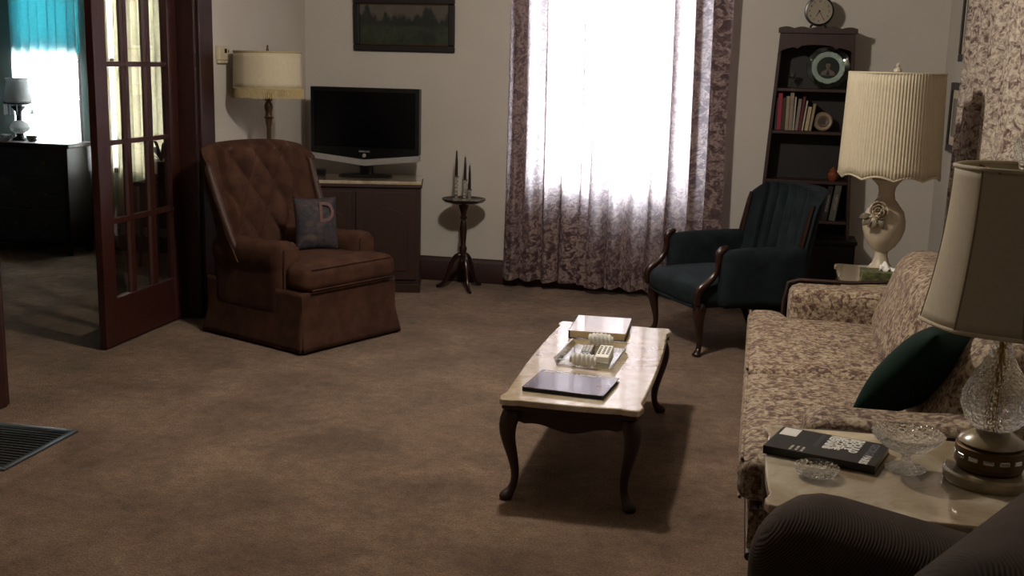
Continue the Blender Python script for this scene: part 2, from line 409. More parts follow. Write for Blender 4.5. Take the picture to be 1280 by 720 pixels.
# baseboards
structure(MB().prism([(BW - .001, 0), (BW - .022, 0), (BW - .022, .14), (BW - .012, .16), (BW - .001, .175)], LW + .002, RW - .002, 'x').build('baseboard_back', 'casing_wood', bevel=.003))
structure(MB().box(LW + .001, LW + .02, 6.26, BW - .03, 0, .17).build('baseboard_left', 'casing_wood', bevel=.004))
structure(MB().box(RW - .02, RW - .001, -1.3, BW - .03, 0, .17).build('baseboard_right', 'casing_wood', bevel=.004))
# door casing and jambs
e = sempty('trim_1')
bx('casing_board', 'casing_wood', e, LW, LW + .03, 6.075, 6.245, 0, 2.22, .008)
bx('casing_board', 'casing_wood', e, LW, LW + .03, 4.05, 4.215, 0, 2.22, .008)
bx('head_casing', 'casing_wood', e, LW, LW + .035, 4.03, 6.265, 2.09, 2.25, .008)
bx('jamb_board', 'casing_wood', e, LW - .2, LW + .012, 6.04, 6.06, 0, 2.08, .003)
bx('jamb_board', 'casing_wood', e, LW - .2, LW + .012, 4.23, 4.25, 0, 2.08, .003)
bx('head_board', 'casing_wood', e, LW - .2, LW + .012, 4.25, 6.04, 2.06, 2.08, .003)
# french pocket door with twelve panes
d = sempty('door_1', (LW - .115, 5.2, .012))
DW, DH, DT = .835, 2.03, .042
cols = [(.115, .282), (.345, .502), (.575, .735)]; rows = [(.25, .645), (.675, 1.06), (1.085, 1.465), (1.492, 1.89)]
bx('stile', 'door_wood', d, -DT / 2, DT / 2, 0, cols[0][0], 0, DH, .003); bx('stile', 'door_wood', d, -DT / 2, DT / 2, cols[2][1], DW, 0, DH, .003)
bx('bottom_rail', 'door_wood', d, -DT / 2 + .001, DT / 2 - .001, cols[0][0], cols[2][1], 0, rows[0][0], .003)
bx('top_rail', 'door_wood', d, -DT / 2 + .001, DT / 2 - .001, cols[0][0], cols[2][1], rows[3][1], DH, .003)
for a, b in ((cols[0][1], cols[1][0]), (cols[1][1], cols[2][0])):
    MB().prism([(a, -.014), (b, -.014), (b, -.002), (b - .01, .010), (a + .01, .010), (a, -.002)], rows[0][0], rows[3][1], 'z').xf(Matrix(((0, 1, 0, 0), (1, 0, 0, 0), (0, 0, 1, 0), (0, 0, 0, 1)))).build('muntin_bar', 'door_wood', d)
for i in range(3):
    bx('cross_bar', 'door_wood', d, -.016, .011, cols[0][0], cols[2][1], rows[i][1], rows[i + 1][0], .003)
for c in cols:
    for r in rows: bx('pane', 'pane_glass', d, -.006, -.002, c[0] - .004, c[1] + .004, r[0] - .004, r[1] + .004, 0)
# windows: frame, sash bars, panes
def window(name, x0, x1, y, z0, z1, mat):
    w = sempty(name, ((x0 + x1) / 2, y, z0)); h = (x1 - x0) / 2; H = z1 - z0
    for s in (-1, 1): bx('side_frame', mat, w, min(s * h, s * (h - .04)), max(s * h, s * (h - .04)), .02, .1, 0, H, .003)
    bx('sill', mat, w, -h - .0, h + .0, -.015, .12, 0, .035, .004); bx('head_frame', mat, w, -h, h, .02, .1, H - .04, H, .003)
    bx('meeting_rail', mat, w, -h + .04, h - .04, .03, .08, H * .52, H * .52 + .035, .003)
    for a, b in ((.035, H * .52), (H * .52 + .035, H - .04)): bx('pane', 'pane_glass', w, -h + .04, h - .04, .052, .056, a, b, 0)
window('window_1', WX0, WX1, BW, WZ0, WZ1, 'white_paper')
window('window_2', D1[0], D1[1], 8.05, D1[2], D1[3], 'casing_wood')
window('window_3', D2[0], D2[1], 8.05, D2[2], D2[3], 'casing_wood')

# ================================================================ curtains
def curtain_panel(name, mat, parent, x0, x1, zb, zt, folds, amp, seed, nu=260, nv=46, flare=0, sag=0):
    """a hanging cloth with pinched pleats at the top and loose folds at the hem; uv = flat cloth"""
    rd = random.Random(seed); ph = [rd.uniform(0, 6.28) for _ in range(6)]; fq = [folds * rd.uniform(.85, 1.15), folds * .43, folds * 1.9, 1.3]
    m = MB(); uv = []; L = (x1 - x0) * 1.7
    for j in range(nv + 1):
        v = j / nv; z = zb + (zt - zb) * v; loose = (1 - v) ** 1.2
        for i in range(nu + 1):
            u = i / nu
            w = u + .012 * math.sin(2 * PI * u * 3 + ph[4] + v) * (1 - v * .5)
            a = 2 * PI * fq[0] * w + ph[0] + .5 * math.sin(3 * v + ph[1])
            y = amp * (math.sin(a) * .75 + .35 * math.sin(2 * PI * fq[1] * w + ph[1] + v * 1.5) + .2 * math.sin(2 * PI * fq[2] * w + ph[2]) * (.4 + loose))
            x = x0 + (x1 - x0) * u + amp * (.62 + .3 * math.sin(5 * w + ph[3])) * math.cos(a) + flare * loose * (u - .5) * 2
            zz = z + (sag * math.sin(PI * u) + .008 * math.sin(a + 1)) * loose
            m.v.append((x, y, zz)); uv.append((u * L, z + seed))
    w = nu + 1
    for j in range(nv):
        for i in range(nu): a = j * w + i; m.f.append((a, a + 1, a + 1 + w, a + w))
    m.uv = uv
    return m.build(name, mat, parent, smooth=180)
cu = thing('window_curtains', 'floral curtains in shade-darkened purple-brown, glowing with daylight over the back window', 'curtains', (0, BW - .12, .02))
curtain_panel('curtain_panel', 'shaded_curtain_cloth', cu, -1.69, -1.005, .045, 2.34, 6.3, .036, 3, flare=.02)
curtain_panel('curtain_panel', 'shaded_curtain_cloth', cu, -1.075, -.245, .035, 2.34, 7.2, .036, 11, flare=.015).location = (0, -.05, 0)
MB().tube([(-1.78, 0, 2.36), (-.16, 0, 2.36)], .013, 12).build('curtain_rod', 'dull_brass', cu)
for x in (-1.79, -.15): MB().lathe([(.0, -.025), (.02, -.015), (.025, 0), (.02, .015), (.0, .025)], 14).build('rod_finial', 'dull_brass', cu, (x, 0, 2.36))
for x in (-1.74, -.2): bx('rod_bracket', 'dull_brass', cu, x - .008, x + .008, 0, .118, 2.34, 2.38, .002)
# side curtain on the right wall
cs = thing('side_curtain', 'pale floral curtain hanging on the right wall beside framed prints', 'curtains', (RW - .09, 0, .02), 0)
cp = curtain_panel('curtain_panel', 'side_curtain_cloth', cs, 0, 1.5, .05, 2.3, 11, .038, 21, flare=.02)
cp.rotation_euler = (0, 0, -PI / 2); cp.location = (0, 6.42, 0)
MB().tube([(0, 6.5, 2.32), (0, 4.85, 2.32)], .013, 12).build('curtain_rod', 'dull_brass', cs)
for y in (6.47, 4.88): bx('rod_bracket', 'dull_brass', cs, 0, .088, y - .008, y + .008, 2.3, 2.34, .002)
# dining room curtains
ds = thing('sheer_curtains', 'bright white sheer curtains over the dining window behind the sideboard', 'curtains', (0, 7.99, 0))
curtain_panel('curtain_panel', 'sheer_white', ds, D1[0] + .0, D1[1] + .02, .86, 2.33, 8, .02, 31, nu=120, nv=20)
MB().tube([(D1[0] - .08, 0, 2.35), (D1[1] + .08, 0, 2.35)], .01, 10).build('curtain_rod', 'dull_brass', ds)
sh = thing('roller_shade', 'turquoise roller shade half drawn over the dining window', 'window shade', (0, 8.035, 0))
curtain_panel('shade_cloth', 'blue_shade', sh, D1[0] + .01, D1[1] - .01, 1.52, 2.2, .6, .003, 41, nu=30, nv=6)
MB().tube([(D1[0] + .02, 0, 2.21), (D1[1] - .02, 0, 2.21)], .012, 10).build('roller', 'cream_plastic', sh)
bx('hem_bar', 'cream_plastic', sh, D1[0] + .01, D1[1] - .01, -.006, .006, 1.5, 1.525, .002)
dc = thing('cream_curtains', 'cream curtains seen through the glass door panes', 'curtains', (0, 7.97, 0))
curtain_panel('curtain_panel', 'sheer_cream', dc, D2[0] - .02, D2[0] + .10, .14, 2.33, 2, .02, 51, nu=50, nv=20)
curtain_panel('curtain_panel', 'sheer_cream', dc, D2[0] + .125, D2[1] + .05, .14, 2.33, 7, .022, 52, nu=120, nv=20)
MB().tube([(D2[0] - .1, 0, 2.35), (D2[1] + .1, 0, 2.35)], .01, 10).build('curtain_rod', 'dull_brass', dc)

# ================================================================ furniture helpers
def cabriole(parent, x, y, z1, dx, dy, r=.03, name='leg', mat='chair_wood', out=.03):
    """S-shaped leg from z1 to the floor, knee and foot out along (dx, dy)"""
    prof = [(1, 0, 1.15), (.93, .35, 1.3), (.82, .75, 1.25), (.66, .6, .95), (.48, .15, .72), (.3, -.2, .55), (.16, -.15, .5), (.08, .25, .6), (.045, .6, .85), (.02, .75, .95), (0, .75, .8)]
    return MB().tube([(x + dx * o * out, y + dy * o * out, z1 * t) for t, o, q in prof], [r * q for _, _, q in prof], 12).build(name, mat, parent, smooth=60, sub=1)
def serpentine(hx_, hy, ear=.05, inset=.018, bow=.012, n=26):
    """table outline: bowed sides, cut-in shoulders and rounded ears at the corners"""
    P = []
    def off(t, h):
        a = (1 - abs(t)) * h
        k = min(1, max(0, (a - ear) / .03)); k = k * k * (3 - 2 * k)
        return -inset * k + bow * (1 - t * t) * k * 1.5
    for i in range(n): t = -1 + 2 * i / n; P.append((t * hx_, -hy - off(t, hx_)))
    for i in range(n): t = -1 + 2 * i / n; P.append((hx_ + off(t, hy), t * hy))
    for i in range(n): t = -1 + 2 * i / n; P.append((-t * hx_, hy + off(t, hx_)))
    for i in range(n): t = -1 + 2 * i / n; P.append((-hx_ - off(t, hy), -t * hy))
    out = []
    for x, y in P:        # round the corners
        cx, cy = hx_ - ear * .6, hy - ear * .6; qx, qy = abs(x) - cx, abs(y) - cy
        if qx > 0 and qy > 0:
            l = math.hypot(qx, qy); k = ear * .6 / l if l > ear * .6 else 1
            x = math.copysign(cx + qx * k, x); y = math.copysign(cy + qy * k, y)
        out.append((x, y))
    return out
def scallop_apron(L, z0, z1, drop):
    n = 24; top = [(L / 2, z1), (-L / 2, z1)]; bot = []
    for i in range(n + 1):
        t = -1 + 2 * i / n
        bot.append((t * L / 2, z0 - drop * (math.cos(t * PI * 1.5) * .5 + .5) * (1 if abs(t) < .67 else .9) + (.018 * max(0, 1 - (1 - abs(t)) * 6))))
    return bot + top
def slab(out, z0, z1, c=.006):
    """flat stone slab with an eased edge; the faces stay truly flat"""
    n = len(out); m = MB(); rings = []
    for z, k in ((z0, c * .7), (z0 + c * .6, 0), (z1 - c, 0), (z1 - c * .45, c * .18), (z1 - c * .12, c * .55), (z1, c)):
        ring = []
        for i in range(n):
            a, b = Vector(out[i - 1]), Vector(out[(i + 1) % n]); d = (b - a); nrm = Vector((-d.y, d.x)).normalized()
            p = Vector(out[i]) + nrm * k; ring.append((p.x, p.y, z))
        rings.append(ring)
    m.v = [p for r in rings for p in r]
    for j in range(len(rings) - 1):
        for i in range(n): a = j * n + i; b = j * n + (i + 1) % n; m.f.append((a, b, b + n, a + n))
    m.f.append(tuple(reversed(range(n)))); m.f.append(tuple((len(rings) - 1) * n + i for i in range(n)))
    return m
def marble_table(name, label, loc, hx_, hy, h, group, shelf=False):
    t = thing(name, label, 'table', loc, 0, group)
    out = serpentine(hx_, hy)
    slab(out, h - .024, h).build('marble_top', 'marble', t, smooth=0)
    MB().prism([(x * .975, y * .985) for x, y in out], h - .042, h - .0245).build('wood_lip', 'dark_wood', t, bevel=.005)
    for s in (-1, 1):
        a = MB().prism(scallop_apron(2 * hx_ - .12, h - .095, h - .0425, .025), -.009, .009, 'y').build('apron', 'dark_wood', t, (0, s * (hy - .055), 0), bevel=.003)
        a = MB().prism(scallop_apron(2 * hy - .12, h - .095, h - .0425, .022), -.009, .009, 'x').build('apron', 'dark_wood', t, (s * (hx_ - .05), 0, 0), bevel=.003)
        for q in (-1, 1): cabriole(t, s * (hx_ - .055), q * (hy - .06), h - .043, s * .7, q * .7, .028, mat='dark_wood', out=.045)
    return t

# ================================================================ coffee table and what lies on it
CT = .385
marble_table('coffee_table', 'long low coffee table with pale marble top and curved dark legs', (-.588, 4.38, 0), .258, .645, CT, 'matching marble-topped tables')
def book(name, label, loc, rz, lx, ly, h, cover, pages='page_paper', group=None, back=None):
    """closed book lying flat: covers, spine on -x side, page block"""
    b = thing(name, label, 'book', loc, rz, group)
    bx('back_cover', back or cover, b, -lx / 2, lx / 2, -ly / 2, ly / 2, 0, .004, .001)
    bx('page_block', pages, b, -lx / 2 + .004, lx / 2 - .006, -ly / 2 + .005, ly / 2 - .005, .003, h - .003, .001)
    bx('front_cover', cover, b, -lx / 2, lx / 2, -ly / 2, ly / 2, h - .003, h, .001)
    bx('spine', back or cover, b, -lx / 2 - .002, -lx / 2 + .003, -ly / 2, ly / 2, 0, h, .001)
    return b
b = book('picture_book', 'dark glossy picture book at the near end of the coffee table', (-.615, 3.965, CT + .001), math.radians(-6), .30, .255, .016, 'cover_print', 'black_print')
text('cover_title', 'Jack Mead', 'white_paper', b, (-.135, .107, .0162), (0, 0, 0), .026, .0006, sx=.9)
text('cover_title', 'Cotton Country', 'white_paper', b, (.0, .107, .0162), (0, 0, 0), .026, .0006, sx=.85)
b = book('white_book', 'thick white glossy hardcover at the far end of the coffee table', (-.632, 4.855, CT + .001), math.radians(1.5), .245, .31, .036, 'white_gloss', back='black_print')
# glass tray with two cut-crystal handles
t = thing('glass_tray', 'rectangular glass tray with crystal handles in the middle of the coffee table', 'tray', (-.605, 4.405, CT + .001), math.radians(-3))
MB().box(-.11, .11, -.17, .17, 0, .006).build('tray_bottom', 'pane_glass', t, bevel=.002)
for s in (-1, 1):
    MB().prism([(s * .102, .004), (s * .108, .004), (s * .122, .03), (s * .116, .03)] if s > 0 else [(-.108, .004), (-.102, .004), (-.116, .03), (-.122, .03)], -.175, .175, 'y').build('tray_side', 'pane_glass', t, bevel=.001)
    MB().prism([(s * .163, .004), (s * .169, .004), (s * .183, .03), (s * .177, .03)] if s > 0 else [(-.169, .004), (-.163, .004), (-.177, .03), (-.183, .03)], -.11, .11, 'x').build('tray_end', 'pane_glass', t, bevel=.001)
    hd = MB().grid(lambda u, v: (-.052 + .104 * u, s * (.178 + .016 * math.cos(v * 2 * PI) + .004 * math.cos(u * 12 * PI)), .034 + (.026 - .012 * (2 * u - 1) ** 4) * math.sin(v * 2 * PI) + .003 * math.sin(u * 12 * PI)), 24, 12, False)
    hd.f.append(tuple(i * 25 for i in range(12))); hd.f.append(tuple(i * 25 + 24 for i in range(12)))
    hd.build('handle', 'frosted_crystal', t, smooth=50)
def remote(name, label, loc, rz, lx, ly, h, body, key, nk):
    r = thing(name, label, 'remote', loc, rz, 'remote controls in the glass tray')
    MB().box(-lx / 2, lx / 2, -ly / 2, ly / 2, 0, h).build('body', body, r, bevel=.005, seg=3)
    k = MB().box(-.0052, .0052, -.006, .006, 0, .003).build('button', key, r, (0, 0, h), bevel=.001); first = True
    for j in range(nk):
        for i in range(3):
            p = (-lx * .3 + lx * .3 * i, -ly * .25 + ly * .7 * j / nk, h - .0005)
            if first: k.location = p; first = False
            else:
                q = k.copy(); C.objects.link(q); q.location = p
    return r
remote('remote_control', 'small black remote control with white keys in the tray', (-.628, 4.43, CT + .0075), math.radians(2), .045, .15, .022, 'black_plastic', 'white_paper', 4)
remote('remote_control', 'larger pale grey remote control with dark keys in the tray', (-.555, 4.40, CT + .0075), math.radians(1), .056, .19, .026, 'white_paper', 'black_plastic', 5)

# ================================================================ near end table and what stands on it
ET = .60
marble_table('end_table', 'marble-topped end table in the foreground holding the crystal lamp', (.395, 2.735, 0), .33, .30, ET, 'matching marble-topped tables')
nb = thing('paperback_novel', 'dark paperback novel with white sticker on the near end table', 'book', (.218, 2.83, ET + .001), math.radians(-17))
BL, BH, BT = .275, .178, .021
bx('back_cover', 'novel_print', nb, -BL / 2, BL / 2, -BH / 2, BH / 2, 0, .0015, 0)
bx('page_block', 'page_paper', nb, -BL / 2 + .002, BL / 2 - .003, -BH / 2 + .003, BH / 2 - .003, .0015, BT - .0015, 0)
bx('front_cover', 'novel_print', nb, -BL / 2, BL / 2, -BH / 2, BH / 2, BT - .0015, BT, 0)
bx('spine', 'novel_print', nb, -BL / 2, BL / 2, -BH / 2 - .0015, -BH / 2 + .001, 0, BT, 0)
bx('sticker', 'white_paper', nb, -BL / 2 + .008, -BL / 2 + .052, BH / 2 - .068, BH / 2 - .006, BT, BT + .0006, 0)
for i, w in enumerate(('SHOULD', 'PEOPLE', 'BECOME', 'REMAINS')):
    text('cover_title', w, 'white_paper', nb, (.066 - .0215 * i, BH / 2 - .005, BT + .0003), (0, 0, -PI / 2), .0275, .0014, sx=1.0)
text('author_name', 'GEORGE', 'grey_print', nb, (.106, BH / 2 - .015, BT + .0003), (0, 0, -PI / 2), .027, .0008)
text('author_name', 'PARIS', 'white_paper', nb, (.106, -.024, BT + .0003), (0, 0, -PI / 2), .027, .001)
for i in range(3): bx('blurb_line', 'grey_print', nb, -.030 + .0045 * i, -.029 + .0045 * i, -.03, BH / 2 - .008, BT, BT + .0004, 0)
for i, w in enumerate(('AND THE', 'FIRST OF', 'THEM ALL')):
    text('cover_blurb', w, 'white_paper', nb, (-.045 - .014 * i, -.047, BT + .0003), (0, 0, -PI / 2), .0085, .0002)
# cut-glass coaster bowl
def facet(k, amp): return lambda a, r, z, v: (r * (1 + amp * (1 if int(a / (2 * PI) * k * 2 + .5) % 2 else -1)), z)
MB().lathe([(.03, 0), (.044, .006), (.053, .022), (.05, .024), (.04, .01), (.02, .008), (.0, .008)], 40, rad=facet(20, .035)).build('glass_dish', 'cut_crystal', None, (.185, 2.66, ET + .001), smooth=20)
tag(bpy.data.objects['glass_dish'], 'small round cut-glass dish in front of the paperback', 'dish')
g = thing('glass_compote', 'footed cut-glass compote bowl beside the crystal lamp', 'bowl', (.40, 2.765, ET + .001))
MB().lathe([(.046, 0), (.047, .005), (.03, .012), (.012, .02), (.009, .034), (.016, .04), (.0, .0405)], 36, rad=facet(12, .03)).build('foot', 'cut_crystal', g, smooth=25)
MB().lathe([(.0, .041), (.02, .043), (.05, .055), (.078, .078), (.086, .092), (.083, .093), (.074, .08), (.047, .06), (.018, .05), (.0, .049)], 48, rad=facet(16, .012)).build('bowl', 'cut_crystal', g, smooth=25)
# crystal table lamp
L = thing('crystal_lamp', 'cut-crystal table lamp with panelled beige shade on the near end table', 'lamp', (.585, 2.74, ET + .001))
MB().lathe([(.0, 0), (.1, 0), (.103, .006), (.103, .024), (.098, .03), (.0, .03)], 40).build('base_plate', 'onyx', L)
MB().lathe([(.0, .0305), (.07, .0305), (.074, .036), (.074, .044), (.08, .047), (.08, .088), (.074, .092), (.0, .092)], 40).build('brass_collar', 'dull_brass', L)
for i in range(14):
    a = 2 * PI * i / 14
    MB().box(-.012, .012, -.002, .004, -.006, .006).build('filigree', 'silver_ring', L, (.0795 * math.cos(a), .0795 * math.sin(a), .067), (0, 0, a + PI / 2), bevel=.003)
MB().lathe([(.0, .0925), (.07, .0925), (.076, .098), (.07, .108), (.045, .122), (.03, .128), (.0, .128)], 36).build('onyx_cap', 'onyx', L)
def cut(a, r, z, v):
    k = .028 if .08 < v < .62 else .012
    return (r * (1 + k * math.sin(12 * a + (z * 260 if .2 < v < .5 else 0))), z)
MB().lathe([(.028, .1285), (.05, .135), (.068, .155), (.077, .185), (.076, .212), (.068, .235), (.055, .26), (.04, .285), (.028, .31), (.021, .34), (.019, .38), (.019, .415), (.0, .416)], 72, rad=cut).build('glass_body', 'cut_crystal', L, smooth=30)
MB().tube([(0, 0, .128), (0, 0, .46)], .006, 10).build('rod', 'brass', L)
MB().lathe([(.0, .4165), (.022, .4165), (.022, .43), (.012, .436), (.012, .47), (.018, .475), (.018, .52), (.0, .52)], 20).build('socket', 'brass', L)
NP = 8
def bell(u, v):
    a = u * 2 * PI + .35; k = ((a / (2 * PI) * NP) % 1) - .5
    r = .145 + .043 * (1 - v) ** 1.9
    r *= math.cos(PI / NP) / math.cos(k * 2 * PI / NP) * .5 + .5
    return (r * math.cos(a), r * math.sin(a), .385 + .36 * v)
MB().grid(bell, 96, 16, True).build('lamp_shade', 'beige_shade', L, smooth=60, solid=.003)
for v, n in ((0, 'bottom_trim'), (1, 'top_trim')):
    P = [bell(i / 64, v) for i in range(65)]; MB().tube([(x * 1.003, y * 1.003, z) for x, y, z in P], .005, 8).build(n, 'beige_shade', L)
for i in range(NP):
    u = (i / NP) - .35 / (2 * PI) + .5 / NP * 0
    P = [bell(u, j / 12) for j in range(13)]; MB().tube([(x * 1.004, y * 1.004, z) for x, y, z in P], .0022, 6).build('seam', 'shade_trim', L)
for a in (0, 2 * PI / 3, 4 * PI / 3): MB().tube([(0, 0, .715), (.146 * math.cos(a), .146 * math.sin(a), .74)], .002, 6).build('spider_arm', 'brass', L)
MB().tube([(0, 0, .52), (0, 0, .74)], .003, 8).build('harp_rod', 'brass', L)
MB().lathe([(.0, .74), (.008, .742), (.01, .755), (.02, .77), (.024, .79), (.018, .81), (.006, .822), (.0, .823)], 14, rad=facet(7, .05)).build('finial', 'cut_crystal', L, smooth=20)

# ================================================================ foreground armchair
a = thing('ribbed_armchair', 'brown ribbed fabric armchair cropped at the bottom right', 'chair', (.215, 1.83, 0), math.radians(150))
MB().soft(-.36, .30, -.32, .32, .06, .38, .05).build('base', 'ribbed_brown', a)
MB().soft(-.12, .36, -.195, .195, .37, .52, .06, .02).build('seat_cushion', 'ribbed_brown', a)
for s in (-1, 1):
    o = MB().soft(-.30, .36, -.105, .105, .08, .72, .10, 0, 14); o.v = [(x, y * (1 + .12 * max(0, min(1, (z - .4) / .2))), z - .05 * max(0, (x - .2) / .16) ** 2 * (z > .4)) for x, y, z in o.v]
    o.build('armrest', 'ribbed_brown', a, (0, s * .30, 0), smooth=60)
o = MB().soft(-.30, -.02, -.40, .40, .36, .95, .12, 0, 16); o.v = [(x - .28 * (z - .5) - .045, y * (1 - .12 * max(0, (z - .7) / .25)), z) for x, y, z in o.v]; o.build('backrest', 'ribbed_brown', a, smooth=60)
for s in (-1, 1):
    for q in (-.26, .24): MB().lathe([(.0, 0), (.018, 0), (.026, .06), (.0, .061)], 12).build('leg', 'dark_wood', a, (q, s * .26, 0))

# ================================================================ sofa
SY0, SY1 = 3.125, 5.30
sf = thing('sofa', 'beige floral two-cushion sofa with dark wood trim along the right wall', 'sofa', (0, 0, 0))
MB().soft(.06, .95, SY0 + .02, SY1 - .02, .14, .32, .03).build('seat_frame', 'sofa_cloth', sf)
MB().soft(.035, .075, SY0 + .03, SY1 - .03, .17, .31, .018).build('front_rail', 'sofa_cloth', sf)
MB().tube([(.05, SY0 + .03, .155), (.035, (SY0 + SY1) / 2, .145), (.05, SY1 - .03, .155)], .014, 8).build('rail_moulding', 'dark_wood', sf)
for y0, y1, arm in ((4.165, SY1 - .0, 1), (SY0 + .02, 4.155, -1)):
    ya, yb = (y0, y1 - .24) if arm > 0 else (y0 + .22, y1)
    c = MB().soft(.0, .62, y0, y1, .315, .455, .045, .018, 14)
    # T shape: behind the arm front the cushion narrows
    def narrow(p):
        x, y, z = p
        k = min(1, max(0, (x - .13) / .05))
        if arm > 0 and y > yb: y = y + (yb - y) * k * .98
        if arm < 0 and y < ya: y = y + (ya - y) * k * .98
        return (x, y, z)
    c.v = [narrow(p) for p in c.v]; c = c.build('seat_cushion', 'sofa_cloth', sf, smooth=60)
    for z in (.328, .443):
        P = [(.012, y0 + .03 + (y1 - y0 - .06) * i / 12, z) for i in range(13)]
        MB().tube(P, .0055, 6).build('piping', 'sofa_cloth', c)
for y0, y1 in ((4.165, SY1 - .16), (SY0 + .16, 4.155)):
    c = MB().soft(.52, .70, y0, y1, .44, .80, .07, 0, 12)
    c.v = [(x + .36 * (z - .44) - .03 * math.cos((y - (y0 + y1) / 2) / (y1 - y0) * PI), y, z) for x, y, z in c.v]
    c.build('back_cushion', 'sofa_cloth', sf)
c = MB().soft(.66, .80, SY0 + .0, SY1, .20, .80, .06, 0, 12); c.v = [(x + .28 * (z - .2) * .8, y, z) for x, y, z in c.v]; c.build('back_frame', 'sofa_cloth', sf)
P = []
for i in range(25):
    t = i / 24; y = SY0 - .005 + (SY1 - SY0 + .01) * t; e_ = min(t, 1 - t) * (SY1 - SY0)
    P.append((.885 - .25 * max(0, .16 - e_), y, .80 - .16 * max(0, 1 - e_ / .1) ** 2))
MB().tube(P, .012, 8).build('top_rail', 'dark_wood', sf)
for s, y0, y1 in ((1, SY1 - .245, SY1 - .02), (-1, SY0 - .0, SY0 + .20)):
    c = MB().soft(.175, .80, y0, y1, .2, .595, .05, 0, 10); c.v = [(x, y, z + .05 * max(0, (x - .45) / .35) ** 2 * (z > .4)) for x, y, z in c.v]
    c.build('armrest', 'sofa_cloth', sf, smooth=60)
    yo = y1 + .004 if s > 0 else y0 - .003
    dz = 0 if s > 0 else -.035
    MB().tube([(.165, yo, .18), (.155, yo, .35), (.16, yo, .5), (.175, yo, .585 + dz), (.22, yo, .60 + dz), (.45, yo, .60 + dz), (.62, yo, .615 + dz), (.74, yo, .67 + dz), (.80, yo, .74 + dz)], .009, 8).build('arm_trim', 'dark_wood', sf)
    MB().tube([(.17, y0 + .02, .19), (.155, (y0 + y1) / 2, .19), (.17, y1 - .02, .19)], .012, 8).build('arm_moulding', 'dark_wood', sf)
for y in (SY0 + .08, (SY0 + SY1) / 2, SY1 - .08): cabriole(sf, .1, y, .16, -1, 0, .03, mat='dark_wood', out=.02)
for y in (SY0 + .08, SY1 - .08): MB().box(.86, .92, y - .03, y + .03, 0, .2).build('back_leg', 'dark_wood', sf, bevel=.006)
def throw_pillow(name, label, cat, mat, loc, rot, w, h, d):
    o = MB()
    def side(s):
        def fn(u, v):
            x, z = 2 * u - 1, 2 * v - 1
            k = (1 - abs(x) ** 2.6) * (1 - abs(z) ** 2.6)
            pin = 1 - .06 * (1 - x * x) * abs(z) ** 3
            return (x * w / 2 * (1 - .07 * (1 - z * z)), s * d / 2 * max(0, k) ** .55, z * h / 2 * (1 - .07 * (1 - x * x)))
        return fn
    o.grid(side(1), 20, 20); n = len(o.f); o.grid(side(-1), 20, 20)
    b = o.build(name, mat, None, loc, rot, smooth=180)
    return tag(b, label, cat)
gp = throw_pillow('green_pillow', 'dark green velvet pillow leaning in the near corner of the sofa', 'pillow', 'green_velvet', (0, 0, 0), (0, 0, 0), .37, .39, .17)
nv = Vector((-.62, .45, .64)).normalized(); wv = Vector((.45, .62, 0)).normalized(); uv_ = wv.cross(nv) * -1
uv_ = uv_ if uv_.z > 0 else -uv_; yv = uv_.cross(wv)
gp.rotation_euler = Matrix((wv, yv, uv_)).transposed().to_euler()
gp.location = Vector((.47, 3.57, .500)) + uv_ * .18 + nv * .05

# ================================================================ far end table, urn lamp, tissue box
FT = .58
marble_table('end_table', 'marble-topped end table under the urn lamp beyond the sofa', (.70, 5.66, 0), .285, .285, FT, 'matching marble-topped tables')
tb = thing('tissue_box', 'flat green patterned tissue box in front of the urn lamp', 'tissue box', (.64, 5.50, FT + .001))
bx('carton', 'green_box', tb, -.13, .13, -.075, .065, 0, .05, .003)
o = MB().grid(lambda u, v: ((u - .5) * .14 + .02 * (v - .5), (v - .5) * .05, .051 + .035 * math.sin(PI * v) * (.5 + .5 * math.sin(u * 9 + 1)) + .012 * math.sin(u * 23 + v * 9)), 16, 6)
o.build('paper_tissue', 'tissue', tb, (.03, 0, 0), solid=.001)
L = thing('urn_lamp', 'cream ceramic urn lamp with rose and pleated shade beside the bookcase', 'lamp', (.615, 5.68, FT + .001), 0)
MB().lathe([(.0, 0), (.075, 0), (.083, .008), (.08, .02), (.06, .034), (.04, .06), (.031, .09), (.03, .115), (.0, .116)], 36, rad=lambda a, r, z, v: (r * (1 + (.05 * math.sin(6 * a) if z < .04 else 0)), z)).build('foot', 'ceramic', L)
MB().lathe([(.0, .1165), (.034, .1165), (.06, .14), (.085, .18), (.099, .225), (.1, .265), (.088, .31), (.062, .345), (.043, .37), (.037, .4), (.042, .43), (.058, .452), (.072, .463), (.066, .47), (.03, .474), (.0, .475)], 40, rad=lambda a, r, z, v: (r * (1 + (.07 * math.sin(6 * a) if z > .44 else 0)), z)).build('urn_body', 'ceramic', L)
MB().lathe([(.0, .4755), (.034, .4755), (.036, .487), (.018, .494), (.016, .52), (.02, .522), (.02, .56), (.0, .56)], 20).build('socket', 'dull_brass', L)
ro = MB()
for k in range(3):
    R0 = .044 - .014 * k
    for i in range(6):
        a0 = 2 * PI * (i + k * .5) / 6
        def petal(u, v, a0=a0, R0=R0, k=k):
            a = a0 + (u - .5) * 1.25; rr = R0 * (.35 + .65 * v) * (1 - .15 * (2 * u - 1) ** 2 * v)
            return (rr * math.cos(a), -.006 - .012 * k - .022 * v * v + .01 * (2 * u - 1) ** 2, rr * math.sin(a))
        ro.grid(petal, 6, 4)
ro.build('rose', 'ceramic_flower', L, (-.032, -.088, .325), (0, 0, math.radians(-18)), solid=.003)
